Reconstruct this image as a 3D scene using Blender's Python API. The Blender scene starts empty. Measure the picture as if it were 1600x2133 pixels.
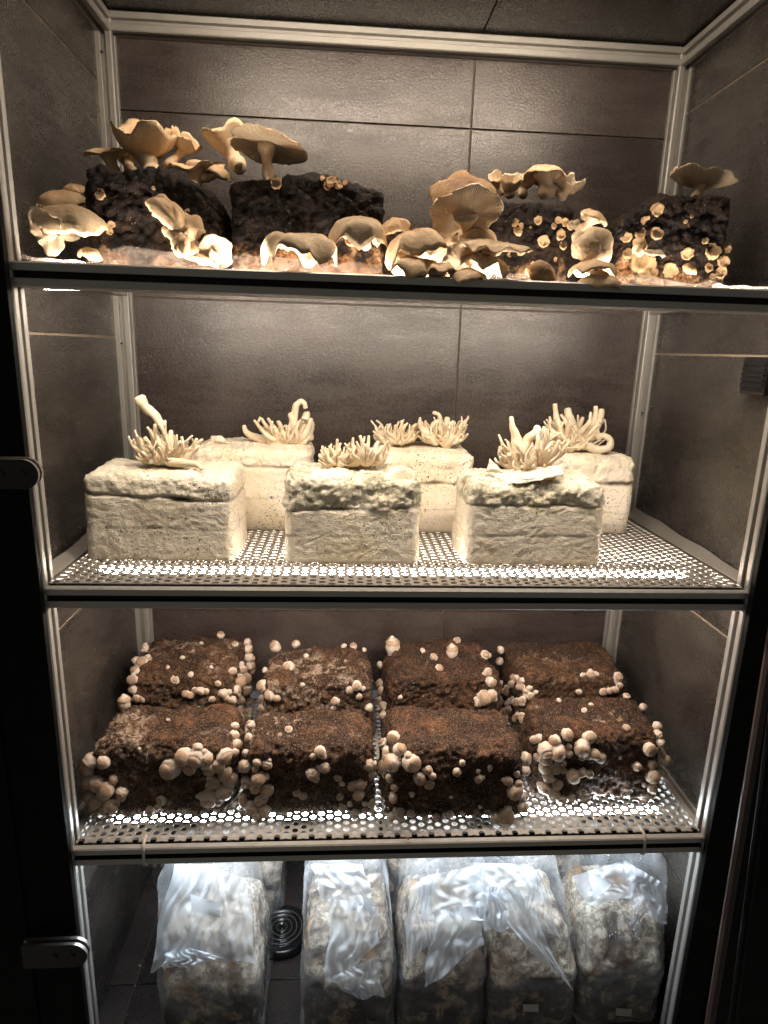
import bpy, math, random
import numpy as np
from mathutils import Vector, Matrix, noise
from mathutils.bvhtree import BVHTree
random.seed(7)
sc = bpy.context.scene
COL = sc.collection

# ------------------------------------------------------------------ camera
CX, CY, CZ = 0.40282, -0.84995, -0.09114
YAW, PITCH, ROLL = -0.06814, -0.24761, -0.03072
FPX = 1335.87
cd = bpy.data.cameras.new('camera'); cam = bpy.data.objects.new('camera', cd); COL.objects.link(cam)
cd.sensor_fit = 'VERTICAL'; cd.sensor_height = 36.0; cd.lens = FPX/2133.0*36.0
cd.clip_start = 0.01; cd.clip_end = 50
_Rw = Matrix.Rotation(YAW, 3, 'Z') @ Matrix.Rotation(PITCH, 3, 'X') @ Matrix.Rotation(ROLL, 3, 'Y')
CAM = Vector((CX, CY, CZ))
cam.matrix_world = Matrix.Translation(CAM) @ (_Rw @ Matrix.Rotation(math.pi/2, 3, 'X')).to_4x4()
sc.camera = cam

# ------------------------------------------------------------------ world, exposure
w = bpy.data.worlds.new('World'); sc.world = w; w.use_nodes = True
w.node_tree.nodes['Background'].inputs[0].default_value = (0.5, 0.46, 0.40, 1)
w.node_tree.nodes['Background'].inputs[1].default_value = 0.20
sc.view_settings.view_transform = 'Standard'; sc.view_settings.look = 'None'
sc.view_settings.exposure = 0.0; sc.view_settings.gamma = 1.0
sc.render.engine = 'CYCLES'
sc.cycles.use_denoising = True
sc.cycles.max_bounces = 7; sc.cycles.diffuse_bounces = 4; sc.cycles.glossy_bounces = 3
sc.cycles.transmission_bounces = 4; sc.cycles.transparent_max_bounces = 16
sc.cycles.sample_clamp_indirect = 4.0
sc.cycles.caustics_reflective = False; sc.cycles.caustics_refractive = False
LIGHT_TOP = (1.0, 0.83, 0.65); S_TOP = 128.0
LIGHT_1 = (1.0, 0.86, 0.71); S_1 = 108.0
LIGHT_2 = (1.0, 0.84, 0.71); S_2 = 118.0
LIGHT_3 = (0.79, 0.90, 1.0); S_3 = 100.0

# ------------------------------------------------------------------ pixel helpers (points on real surfaces)
def ray(u, v):
    return (_Rw @ Vector(((u-800)/FPX, 1.0, -(v-1066.5)/FPX)))
def at(u, v, Y):
    d = ray(u, v); return CAM + d*((Y-CAM.y)/d.y)
def mpp(p):
    return (Vector(p)-CAM).dot(_Rw @ Vector((0, 1, 0)))/FPX       # metres per photo pixel there

# ------------------------------------------------------------------ materials
def mat(name):
    m = bpy.data.materials.new(name); m.use_nodes = True
    nt = m.node_tree; b = nt.nodes['Principled BSDF']
    return m, nt, b
def N(nt, t, **kw):
    n = nt.nodes.new(t)
    for k, v in kw.items():
        if k.startswith('_'): setattr(n, k[1:], v)
        else: n.inputs[k.replace('__', ' ')].default_value = v
    return n
def L(nt, a, b): nt.links.new(a, b)
def coords(nt, scale=(1, 1, 1), kind='Object'):
    tc = N(nt, 'ShaderNodeTexCoord'); mp = N(nt, 'ShaderNodeMapping'); mp.inputs['Scale'].default_value = scale
    L(nt, tc.outputs[kind], mp.inputs['Vector'])
    oi = N(nt, 'ShaderNodeObjectInfo'); ad = N(nt, 'ShaderNodeVectorMath', _operation='ADD')
    mu = N(nt, 'ShaderNodeMath', _operation='MULTIPLY'); mu.inputs[1].default_value = 37.0
    L(nt, oi.outputs['Random'], mu.inputs[0]); L(nt, mp.outputs[0], ad.inputs[0]); L(nt, mu.outputs[0], ad.inputs[1])
    return ad.outputs[0]
def nz(nt, vec, scale, detail=4, rough=.55, dist=0):
    n = N(nt, 'ShaderNodeTexNoise'); n.inputs['Scale'].default_value = scale; n.inputs['Detail'].default_value = detail
    n.inputs['Roughness'].default_value = rough; n.inputs['Distortion'].default_value = dist
    L(nt, vec, n.inputs['Vector']); return n.outputs['Fac']
def ramp(nt, fac, stops):
    r = N(nt, 'ShaderNodeValToRGB'); e = r.color_ramp.elements
    while len(e) < len(stops): e.new(0.5)
    for i, (p, c) in enumerate(stops):
        e[i].position = p; e[i].color = (c, c, c, 1) if isinstance(c, (int, float)) else (*c, 1)
    L(nt, fac, r.inputs[0]); return r.outputs[0]
def mix(nt, fac, a, b):
    m = N(nt, 'ShaderNodeMix', _data_type='RGBA')
    for s, x in ((m.inputs[0], fac), (m.inputs[6], a), (m.inputs[7], b)):
        if isinstance(x, (int, float)): s.default_value = x
        elif isinstance(x, tuple): s.default_value = (*x, 1)
        else: L(nt, x, s)
    return m.outputs[2]
def math_(nt, op, a, b=None, c=None):
    m = N(nt, 'ShaderNodeMath', _operation=op)
    for i, x in enumerate((a, b, c)):
        if x is None: continue
        if isinstance(x, (int, float)): m.inputs[i].default_value = x
        else: L(nt, x, m.inputs[i])
    return m.outputs[0]
def bump(nt, b, h, strength, dist, prev=None):
    n = N(nt, 'ShaderNodeBump'); n.inputs['Strength'].default_value = strength; n.inputs['Distance'].default_value = dist
    L(nt, h, n.inputs['Height'])
    if prev is not None: L(nt, prev, n.inputs['Normal'])
    L(nt, n.outputs[0], b.inputs['Normal']); return n.outputs[0]

def m_tile(name, c1, c2, c3):
    m, nt, b = mat(name); v = coords(nt)
    big = nz(nt, v, 6, 5, .6, .6); fine = nz(nt, v, 260, 3, .6); mid = nz(nt, coords(nt, (4, 4, 14)), 9, 6, .65)
    col = mix(nt, ramp(nt, big, [(.38, 0), (.62, 1)]), tuple(x*.72 for x in c1), tuple(x*1.12 for x in c2))
    streak = nz(nt, coords(nt, (2.2, 2.2, 11)), 2.4, 7, .7)
    col = mix(nt, math_(nt, 'MULTIPLY', ramp(nt, mid, [(.5, 0), (.75, 1)]), .6), col, c3)
    col = mix(nt, math_(nt, 'MULTIPLY', ramp(nt, fine, [(.45, 0), (.7, 1)]), .15), col, tuple(x*1.8 for x in c2))
    L(nt, col, b.inputs['Base Color'])
    rg = math_(nt, 'ADD', math_(nt, 'MULTIPLY', nz(nt, v, 300, 4, .7), .6), math_(nt, 'MULTIPLY', streak, .6))
    L(nt, ramp(nt, rg, [(.50, .15), (.72, .42)]), b.inputs['Roughness'])
    b.inputs['Specular IOR Level'].default_value = .6
    n1 = bump(nt, b, fine, .42, .0012)
    bump(nt, b, nz(nt, v, 900, 2), .35, .0006, n1)
    return m
M = {}
M['tile'] = m_tile('back_tile', (.041, .030, .027), (.058, .046, .041), (.070, .060, .053))
M['tile_side'] = m_tile('side_tile', (.036, .031, .027), (.050, .044, .038), (.034, .030, .026))
M['tile_floor'] = m_tile('floor_tile', (.030, .022, .020), (.045, .034, .030), (.034, .029, .027))
def plain(name, col, rough=.5, metal=0, bs=0, bsc=300, var=.25):
    m, nt, b = mat(name); v = coords(nt)
    n = nz(nt, v, bsc*.25, 4)
    dark = tuple(x*(1-var) for x in col)
    L(nt, mix(nt, n, dark, tuple(min(1, x*(1+var*.6)) for x in col)), b.inputs['Base Color'])
    b.inputs['Roughness'].default_value = rough; b.inputs['Metallic'].default_value = metal
    L(nt, ramp(nt, nz(nt, v, bsc*.1, 3), [(.3, max(0, rough-.08)), (.7, min(1, rough+.1))]), b.inputs['Roughness'])
    if bs: bump(nt, b, nz(nt, v, bsc, 3), bs, .001)
    return m
M['grout'] = plain('grout', (.30, .24, .18), .9, 0, .3, 500)
M['grout_dark'] = plain('grout_dark', (.115, .092, .078), .8, 0, .3, 500)
M['alu'] = plain('anodised_aluminium', (.40, .385, .355), .42, .5, .08, 900, .12)
M['slot'] = plain('slot_painted_shade', (.012, .011, .010), .7)  # near black colour painted in as the shade inside the front rail slots
M['steel'] = plain('stainless_sheet', (.36, .335, .30), .48, .45, .08, 700, .25)
M['black'] = plain('black_trim', (.0022, .002, .0018), .6, 0, .05, 300)
M['dark_room'] = plain('dark_panel', (.002, .0018, .0016), .6)
for k_ in ('black', 'dark_room'): M[k_].node_tree.nodes['Principled BSDF'].inputs['Specular IOR Level'].default_value = .12
M['bronze'] = plain('door_edge_bronze', (.03, .018, .013), .5, .2)
M['rubber'] = plain('glossy_black_plastic', (.008, .008, .009), .22, 0, .1, 150)
M['ring'] = plain('pale_ridge_ring', (.22, .21, .2), .3, .2)  # pale tone of the thin rings along the disc ridges
M['tie'] = plain('white_nylon', (.55, .50, .44), .45)
M['clamp'] = plain('brushed_clamp', (.30, .28, .26), .35, .9)
M['clamp_face'] = plain('dark_clamp_face', (.007, .006, .005), .5, .0)
def emis(name, col, s):
    m = bpy.data.materials.new(name); m.use_nodes = True; nt = m.node_tree
    for n in list(nt.nodes): nt.nodes.remove(n)
    e = N(nt, 'ShaderNodeEmission'); e.inputs[0].default_value = (*col, 1); e.inputs[1].default_value = s
    o = N(nt, 'ShaderNodeOutputMaterial'); L(nt, e.outputs[0], o.inputs[0]); return m
# shelf 3 brown colonised substrate
def m_brown(name, frost=.55, top=(.105, .050, .022), dark=(.016, .007, .004)):
    m, nt, b = mat(name); v = coords(nt)
    a = nz(nt, v, 22, 8, .65, .4); f = nz(nt, v, 150, 6, .7); g = nz(nt, v, 48, 7, .7, .8)
    col = mix(nt, ramp(nt, a, [(.38, 0), (.6, 1)]), dark, top)
    col = mix(nt, ramp(nt, nz(nt, v, 60, 5, .7, .5), [(.5, 0), (.62, .85)]), col, tuple(min(1, x*1.7) for x in top))
    col = mix(nt, ramp(nt, nz(nt, v, 15, 6, .7, .6), [(.44, 0), (.56, .9)]), col, dark)
    col = mix(nt, ramp(nt, nz(nt, v, 105, 6, .75), [(.46, 0), (.60, .8)]), col, (.012, .006, .004))
    col = mix(nt, math_(nt, 'MULTIPLY', ramp(nt, nz(nt, v, 420, 4, .7), [(.54, 0), (.62, 1)]), .55), col, (.42, .26, .15))
    big = nz(nt, v, 9, 3, .5)
    fr = math_(nt, 'MULTIPLY', ramp(nt, g, [(frost, 0), (frost+.1, 1)]), ramp(nt, big, [(.45, 0), (.6, 1)]))
    col = mix(nt, math_(nt, 'MULTIPLY', fr, ramp(nt, nz(nt, v, 260, 4, .7), [(.4, .25), (.6, 1)])), col, (.56, .43, .33))
    tcz = N(nt, 'ShaderNodeTexCoord'); sz = N(nt, 'ShaderNodeSeparateXYZ'); L(nt, tcz.outputs['Object'], sz.inputs[0])
    zf = math_(nt, 'ADD', sz.outputs[2], math_(nt, 'MULTIPLY', math_(nt, 'SUBTRACT', nz(nt, v, 60, 5, .7), .5), .035))
    foot = ramp(nt, math_(nt, 'DIVIDE', math_(nt, 'SUBTRACT', .010, zf), .006), [(0, 0), (1, 1)])
    col = mix(nt, foot, col, mix(nt, ramp(nt, f, [(.45, 0), (.55, 1)]), (.62, .52, .42), (.12, .07, .04)))
    L(nt, col, b.inputs['Base Color'])
    L(nt, ramp(nt, nz(nt, v, 260, 4, .6), [(.40, .2), (.47, .9)]), b.inputs['Roughness'])
    b.inputs['Specular IOR Level'].default_value = .35
    n1 = bump(nt, b, f, 1.0, .006); bump(nt, b, nz(nt, v, 420, 4, .7), .8, .0016, n1)
    return m
M['brown'] = m_brown('brown_substrate')
M['brown_frost'] = m_brown('frosted_brown_substrate', .49)
M['brown_red'] = m_brown('reddish_substrate', .60, (.100, .044, .021), (.016, .007, .004))
# shelf 1 black popcorned substrate, orange white towards the bagged foot
def m_blackblock(name, z0, glint=.2, pale=(.62, .40, .22)):
    m, nt, b = mat(name); v = coords(nt)
    a = nz(nt, v, 30, 6, .6); f = nz(nt, v, 180, 5, .7)
    col = mix(nt, ramp(nt, a, [(.42, 0), (.75, 1)]), (.0034, .0021, .0014), (.026, .0125, .007))
    col = mix(nt, math_(nt, 'MULTIPLY', ramp(nt, f, [(.58, 0), (.7, 1)]), .3), col, (.07, .035, .018))
    tc = N(nt, 'ShaderNodeTexCoord'); sx = N(nt, 'ShaderNodeSeparateXYZ'); L(nt, tc.outputs['Object'], sx.inputs[0])
    zz = math_(nt, 'ADD', sx.outputs[2], math_(nt, 'MULTIPLY', math_(nt, 'SUBTRACT', nz(nt, v, 26, 5, .65), .5), .16))
    foot = ramp(nt, math_(nt, 'DIVIDE', math_(nt, 'SUBTRACT', z0+.014, zz), .028), [(0, 0), (1, 1)])
    pc = mix(nt, ramp(nt, nz(nt, v, 60, 5, .7, .6), [(.4, 0), (.6, 1)]), (.25, .10, .04), pale)
    pc = mix(nt, ramp(nt, f, [(.38, 1), (.5, 0)]), pc, (.03, .014, .008))
    col = mix(nt, foot, col, pc)
    col = mix(nt, math_(nt, 'MULTIPLY', ramp(nt, nz(nt, v, 330, 3, .6), [(.62, 0), (.67, 1)]), ramp(nt, nz(nt, v, 28, 3), [(.48, 0), (.58, .8)])), col, (.30, .17, .085))
    L(nt, col, b.inputs['Base Color'])
    L(nt, ramp(nt, f, [(.35, .36), (.65, .8)]), b.inputs['Roughness'])
    b.inputs['Specular IOR Level'].default_value = glint
    n1 = bump(nt, b, a, .8, .006); n2 = bump(nt, b, f, .9, .0035, n1)
    bump(nt, b, nz(nt, v, 500, 3), .6, .0012, n2)
    return m
M['blk'] = m_blackblock('black_popcorned_substrate', .008)
M['blk_foot'] = m_blackblock('black_substrate_pale_foot', .022)
M['blk_brown'] = m_brown('dark_brown_cracked_substrate', .72, (.10, .04, .02), (.02, .009, .005))
# shelf 2 cream mycelium
def m_cream(name, grey=.0, base=(.92, .83, .68)):
    m, nt, b = mat(name); v = coords(nt); vs = coords(nt, (1, 1, 4.2))
    a = nz(nt, v, 14, 5, .6, .5); f = nz(nt, v, 120, 6, .65)
    col = mix(nt, ramp(nt, a, [(.46, 0), (.68, 1)]), base, (.84, .73, .52))
    col = mix(nt, math_(nt, 'MULTIPLY', ramp(nt, f, [(.52, 0), (.7, 1)]), .3), col, (.58, .45, .28))
    tcg = N(nt, 'ShaderNodeAttribute'); tcg.attribute_name = 'crust'
    g = math_(nt, 'MULTIPLY', ramp(nt, nz(nt, v, 24, 6, .7, .5), [(.44, 0), (.58, 1)]), math_(nt, 'MULTIPLY', tcg.outputs['Fac'], grey))
    col = mix(nt, g, col, (.40, .375, .27))
    sp = math_(nt, 'MULTIPLY', ramp(nt, nz(nt, v, 300, 3, .6), [(.60, 0), (.64, 1)]), ramp(nt, nz(nt, v, 13, 3), [(.46, 0), (.56, 1)]))
    col = mix(nt, sp, col, (.06, .035, .02))
    cr = N(nt, 'ShaderNodeAttribute'); cr.attribute_name = 'crack'
    col = mix(nt, cr.outputs['Fac'], col, (.045, .022, .012))
    L(nt, col, b.inputs['Base Color']); b.inputs['Roughness'].default_value = .62
    b.inputs['Specular IOR Level'].default_value = .35
    n1 = bump(nt, b, nz(nt, coords(nt, (1, 1, 2.4)), 62, 4, .55, 2.4), .5, .003)
    n2 = bump(nt, b, f, .55, .002, n1); n3 = bump(nt, b, nz(nt, v, 45, 6, .7), .4, .004, n2); bump(nt, b, nz(nt, v, 380, 4, .7), .5, .0012, n3)
    return m
M['cream'] = m_cream('cream_mycelium', .35); M['cream_mould'] = m_cream('cream_mycelium_mouldy_crust', 1.0)
M['cream_back'] = m_cream('warm_cream_mycelium', .1, (.88, .80, .66))
def m_flesh(name, c1, c2, sc_=60, rough=.55, bs=.4, dots=None):
    m, nt, b = mat(name); v = coords(nt)
    n = nz(nt, v, sc_, 5, .6)
    col = mix(nt, ramp(nt, n, [(.35, 0), (.65, 1)]), c1, c2)
    if dots: col = mix(nt, ramp(nt, nz(nt, v, 380, 2), [(.68, 0), (.72, 1)]), col, dots)
    L(nt, col, b.inputs['Base Color']); b.inputs['Roughness'].default_value = rough
    b.inputs['Specular IOR Level'].default_value = .3
    try:
        b.inputs['Subsurface Weight'].default_value = .12; b.inputs['Subsurface Radius'].default_value = (.006, .0035, .002); b.inputs['Subsurface Scale'].default_value = 1.0
    except Exception: pass
    bump(nt, b, nz(nt, v, sc_*5, 4, .6), bs, .0012)
    return m
M['finger'] = m_flesh('pale_stem_flesh', (.84, .74, .58), (.74, .59, .40), 70)
M['button'] = m_flesh('button_stem_flesh', (.84, .74, .64), (.66, .53, .42), 120, .6, .9)
M['button_cap'] = m_flesh('button_cap_skin', (.30, .20, .13), (.48, .35, .25), 90, .42, .25, (.05, .025, .015))
M['stub'] = m_flesh('cut_stub_flesh', (.66, .47, .27), (.42, .26, .13), 160, .6, .9)
M['mstem'] = m_flesh('mushroom_stem_flesh', (.62, .44, .27), (.74, .58, .40), 110, .6, .8)
def m_cap(name, centre, rim):
    m, nt, b = mat(name); v = coords(nt)
    uv = N(nt, 'ShaderNodeUVMap'); sx = N(nt, 'ShaderNodeSeparateXYZ'); L(nt, uv.outputs[0], sx.inputs[0])
    t = math_(nt, 'ADD', sx.outputs[1], math_(nt, 'MULTIPLY', math_(nt, 'SUBTRACT', nz(nt, v, 35, 5), .5), .5))
    col = mix(nt, ramp(nt, t, [(.2, 0), (.95, 1)]), centre, rim)
    col = mix(nt, math_(nt, 'MULTIPLY', ramp(nt, nz(nt, v, 210, 4, .7), [(.48, 0), (.66, 1)]), .35), col, tuple(x*.5 for x in centre))
    L(nt, col, b.inputs['Base Color']); b.inputs['Roughness'].default_value = .5
    b.inputs['Specular IOR Level'].default_value = .3
    n1 = bump(nt, b, nz(nt, v, 75, 5, .6), .4, .003); bump(nt, b, nz(nt, v, 420, 4, .6), .45, .0012, n1)
    return m
M['cap_tan'] = m_cap('tan_cap_skin', (.50, .315, .165), (.76, .545, .33))
M['cap_brown'] = m_cap('brown_cap_skin', (.22, .115, .055), (.58, .37, .20))
M['cap_grey'] = m_cap('grey_brown_cap_skin', (.38, .27, .165), (.70, .52, .33))
m, nt, b = mat('cream_gills')
uv = N(nt, 'ShaderNodeUVMap'); sx = N(nt, 'ShaderNodeSeparateXYZ'); L(nt, uv.outputs[0], sx.inputs[0])
v = coords(nt)
sn = math_(nt, 'SINE', math_(nt, 'MULTIPLY', math_(nt, 'ADD', sx.outputs[0], math_(nt, 'MULTIPLY', nz(nt, v, 20, 3), .02)), 2*math.pi*95))
L(nt, mix(nt, ramp(nt, nz(nt, v, 30, 5), [(.35, 0), (.65, 1)]), (.84, .69, .49), (.74, .54, .34)), b.inputs['Base Color'])
b.inputs['Roughness'].default_value = .65; b.inputs['Specular IOR Level'].default_value = .2
bump(nt, b, sn, .5, .0009)
M['gill'] = m
# plastics
def m_film(name, opac, col=(.80, .84, .88), rough=.22, ripple=1.0):
    m = bpy.data.materials.new(name); m.use_nodes = True; nt = m.node_tree; b = nt.nodes['Principled BSDF']
    v = coords(nt)
    b.inputs['Base Color'].default_value = (*col, 1); b.inputs['Roughness'].default_value = rough
    b.inputs['Specular IOR Level'].default_value = .6
    n1 = bump(nt, b, nz(nt, coords(nt, (1, .4, 1)), 28, 5, .6, 1.5), .7*ripple, .006); bump(nt, b, nz(nt, v, 240, 3, .6), .35, .0015, n1)
    tl = N(nt, 'ShaderNodeBsdfTranslucent'); tl.inputs[0].default_value = (*col, 1)
    mx0 = N(nt, 'ShaderNodeMixShader'); mx0.inputs[0].default_value = .35
    L(nt, b.outputs[0], mx0.inputs[1]); L(nt, tl.outputs[0], mx0.inputs[2])
    tr = N(nt, 'ShaderNodeBsdfTransparent'); mx = N(nt, 'ShaderNodeMixShader')
    fac = ramp(nt, nz(nt, v, 14, 5, .6, .8), [(.3, max(0, opac-.14)), (.7, min(1, opac+.14))])
    L(nt, fac, mx.inputs[0]); L(nt, tr.outputs[0], mx.inputs[1]); L(nt, mx0.outputs[0], mx.inputs[2])
    L(nt, mx.outputs[0], nt.nodes['Material Output'].inputs[0]); return m
M['film'] = m_film('clear_bag_film', .20, (.86, .88, .90), .2, .7); M['film_fold'] = m_film('milky_folded_film', .62, (.87, .91, .96), .55, .2)
M['film_warm'] = m_film('cloudy_bag_remnant', .34, (.66, .56, .50))
m, nt, b = mat('water_drop'); b.inputs['Base Color'].default_value = (.9, .93, .96, 1); b.inputs['Roughness'].default_value = .05; b.inputs['Specular IOR Level'].default_value = .8; b.inputs['Alpha'].default_value = .55
M['drop'] = m
M['film_mid'] = m_film('hazy_bag_film', .40, (.86, .89, .94), .4, .25)
M['patch'] = m_film('white_filter_patch', 1.0, (.93, .95, .97), .7, .15)
M['paper'] = plain('paper_label', (.55, .53, .5), .6, 0, 0, 300, .1)
def m_bagfill(name):
    m, nt, b = mat(name); v = coords(nt)
    a = nz(nt, v, 13, 6, .65, .9); f = nz(nt, v, 85, 6, .75, .6)
    w1 = ramp(nt, a, [(.40, 0), (.53, 1)])
    col = mix(nt, w1, (.11, .08, .065), (.84, .74, .60))
    col = mix(nt, math_(nt, 'MULTIPLY', ramp(nt, f, [(.45, 1), (.54, 0)]), .75), col, (.16, .10, .06))
    col = mix(nt, math_(nt, 'MULTIPLY', ramp(nt, nz(nt, v, 19, 4, .5, .5), [(.58, 0), (.68, 1)]), .7), col, (.55, .30, .10))
    tc = N(nt, 'ShaderNodeTexCoord'); s2 = N(nt, 'ShaderNodeSeparateXYZ'); L(nt, tc.outputs['Object'], s2.inputs[0])
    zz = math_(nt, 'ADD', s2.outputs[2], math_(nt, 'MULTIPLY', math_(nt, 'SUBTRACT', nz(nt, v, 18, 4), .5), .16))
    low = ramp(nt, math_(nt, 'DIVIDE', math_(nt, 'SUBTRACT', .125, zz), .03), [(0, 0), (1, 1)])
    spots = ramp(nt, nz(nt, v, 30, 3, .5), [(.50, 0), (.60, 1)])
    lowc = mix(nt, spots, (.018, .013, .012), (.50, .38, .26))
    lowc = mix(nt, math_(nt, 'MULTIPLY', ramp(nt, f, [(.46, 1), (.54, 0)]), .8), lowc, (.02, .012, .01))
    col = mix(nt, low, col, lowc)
    L(nt, col, b.inputs['Base Color']); b.inputs['Roughness'].default_value = .6
    n1 = bump(nt, b, a, .8, .008); bump(nt, b, f, .8, .003, n1)
    return m
M['bagfill'] = m_bagfill('white_veined_substrate')

# ------------------------------------------------------------------ object helpers
ORI = {}
def link(o, parent, loc):
    COL.objects.link(o); ORI[o.name] = Vector(loc)
    if parent is not None:
        o.parent = parent; o.location = Vector(loc) - ORI[parent.name]
    else: o.location = loc
    return o
def thing(name, label, cat, loc, group=None):
    o = bpy.data.objects.new(name, None); o.empty_display_size = .02
    link(o, None, loc); o['label'] = label; o['category'] = cat
    if group: o['group'] = group
    return o
def empty(name, parent, loc):
    o = bpy.data.objects.new(name, None); o.empty_display_size = .01; return link(o, parent, loc)
def tag(o, label=None, cat=None, group=None, kind=None):
    if label: o['label'] = label
    if cat: o['category'] = cat
    if group: o['group'] = group
    if kind: o['kind'] = kind
    return o
def mesh(name, V, F, mats, smooth=True, midx=None, uvs=None):
    me = bpy.data.meshes.new(name); me.from_pydata([tuple(x) for x in V], [], F)
    if not isinstance(mats, (list, tuple)): mats = [mats]
    for m_ in mats: me.materials.append(m_)
    if midx is not None: me.polygons.foreach_set('material_index', midx)
    if smooth: me.polygons.foreach_set('use_smooth', [True]*len(me.polygons))
    if uvs is not None:
        uvl = me.uv_layers.new(name='UVMap'); uvl.data.foreach_set('uv', [c for f in uvs for p in f for c in p])
    me.update(); return me
def obj(name, V, F, mats, parent=None, loc=(0, 0, 0), smooth=True, midx=None, uvs=None):
    """V in world space; loc is the object's own origin in world space"""
    l = Vector(loc); V = [(p[0]-l.x, p[1]-l.y, p[2]-l.z) for p in V]
    return link(bpy.data.objects.new(name, mesh(name, V, F, mats, smooth, midx, uvs)), parent, l)
def boxvf(x0, x1, y0, y1, z0, z1, bev=0):
    if not bev:
        V = [(x, y, z) for z in (z0, z1) for y in (y0, y1) for x in (x0, x1)]
        return V, [(0, 2, 3, 1), (4, 5, 7, 6), (0, 1, 5, 4), (1, 3, 7, 5), (3, 2, 6, 7), (2, 0, 4, 6)]
    import bmesh
    bm = bmesh.new(); bmesh.ops.create_cube(bm, size=1)
    for v_ in bm.verts: v_.co = Vector(((x0+x1)/2+v_.co.x*(x1-x0), (y0+y1)/2+v_.co.y*(y1-y0), (z0+z1)/2+v_.co.z*(z1-z0)))
    bmesh.ops.bevel(bm, geom=list(bm.edges), offset=bev, segments=2, affect='EDGES', profile=.6)
    bm.verts.index_update()
    V = [tuple(v_.co) for v_ in bm.verts]; F = [tuple(v_.index for v_ in f.verts) for f in bm.faces]; bm.free(); return V, F
def box(name, x0, x1, y0, y1, z0, z1, m_, parent=None, bev=0, loc=None):
    V, F = boxvf(x0, x1, y0, y1, z0, z1, bev)
    return obj(name, V, F, m_, parent, loc if loc else ((x0+x1)/2, (y0+y1)/2, z0), smooth=False)
def tubevf(pts, rad, n=10, caps=True, nzamp=0, seed=0.0):
    pts = [Vector(p) for p in pts]; V = []; F = []
    up = Vector((.13, .21, .97))
    for i, p in enumerate(pts):
        t = (pts[min(i+1, len(pts)-1)]-pts[max(i-1, 0)]).normalized()
        a = t.cross(up)
        if a.length < .1: a = t.cross(Vector((1, 0, 0)))
        a.normalize(); bb = t.cross(a).normalized(); up = -a.cross(t) if False else up
        for k in range(n):
            th = 2*math.pi*k/n; r = rad[i]
            d = a*math.cos(th)+bb*math.sin(th)
            if nzamp: r *= 1+nzamp*noise.noise((p+d*rad[i])*90+Vector((seed, 0, 0)))
            V.append(p+d*r)
    for i in range(len(pts)-1):
        for k in range(n):
            k2 = (k+1) % n; F.append((i*n+k, i*n+k2, (i+1)*n+k2, (i+1)*n+k))
    if caps:
        F.append(tuple(range(n-1, -1, -1))); F.append(tuple((len(pts)-1)*n+k for k in range(n)))
    return V, F
def bez(p, k=8):
    """smooth path through control points (Catmull-Rom)"""
    p = [Vector(x) for x in p]; q = [p[0]*2-p[1]]+p+[p[-1]*2-p[-2]]; out = []
    for i in range(1, len(q)-2):
        for j in range(k):
            t = j/k
            out.append(.5*((2*q[i])+(-q[i-1]+q[i+1])*t+(2*q[i-1]-5*q[i]+4*q[i+1]-q[i+2])*t*t+(-q[i-1]+3*q[i]-3*q[i+1]+q[i+2])*t**3))
    out.append(p[-1]); return out

# slotted aluminium profile, section 30 x 30 mm
S = .015; G = .0042; D = .0095; B = .0018
def section():
    q = []
    side = [(-S+B, -S), (-G-.0008, -S), (-G, -S+.0008), (-G, -S+D), (G, -S+D), (G, -S+.0008), (G+.0008, -S), (S-B, -S)]
    for r in range(4):
        c, s_ = [(1, 0), (0, 1), (-1, 0), (0, -1)][r]
        q += [(x*c-y*s_, x*s_+y*c) for x, y in side]
    return q
def bar(name, axis, c1, c2, lo, hi, parent, label=None):
    """axis 0/1/2; c1,c2 centre in the two other axes in xyz order"""
    V = []
    for e in (lo, hi):
        for a_, b_ in section():
            p = [0, 0, 0]; o_ = [i for i in range(3) if i != axis]
            p[axis] = e; p[o_[0]] = c1+a_; p[o_[1]] = c2+b_; V.append(tuple(p))
    n = len(section()); F = [(k, (k+1) % n, n+(k+1) % n, n+k) for k in range(n)]
    if axis == 1: F = [f[::-1] for f in F]
    F += [tuple(range(n))[::-1] if axis != 1 else tuple(range(n)), tuple(range(n, 2*n)) if axis != 1 else tuple(range(n, 2*n))[::-1]]
    c = [0, 0, 0]; o_ = [i for i in range(3) if i != axis]; c[axis] = lo; c[o_[0]] = c1; c[o_[1]] = c2
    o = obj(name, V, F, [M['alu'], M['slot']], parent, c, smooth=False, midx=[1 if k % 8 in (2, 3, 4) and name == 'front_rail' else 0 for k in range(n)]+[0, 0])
    if label: o['label'] = label
    return o

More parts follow.
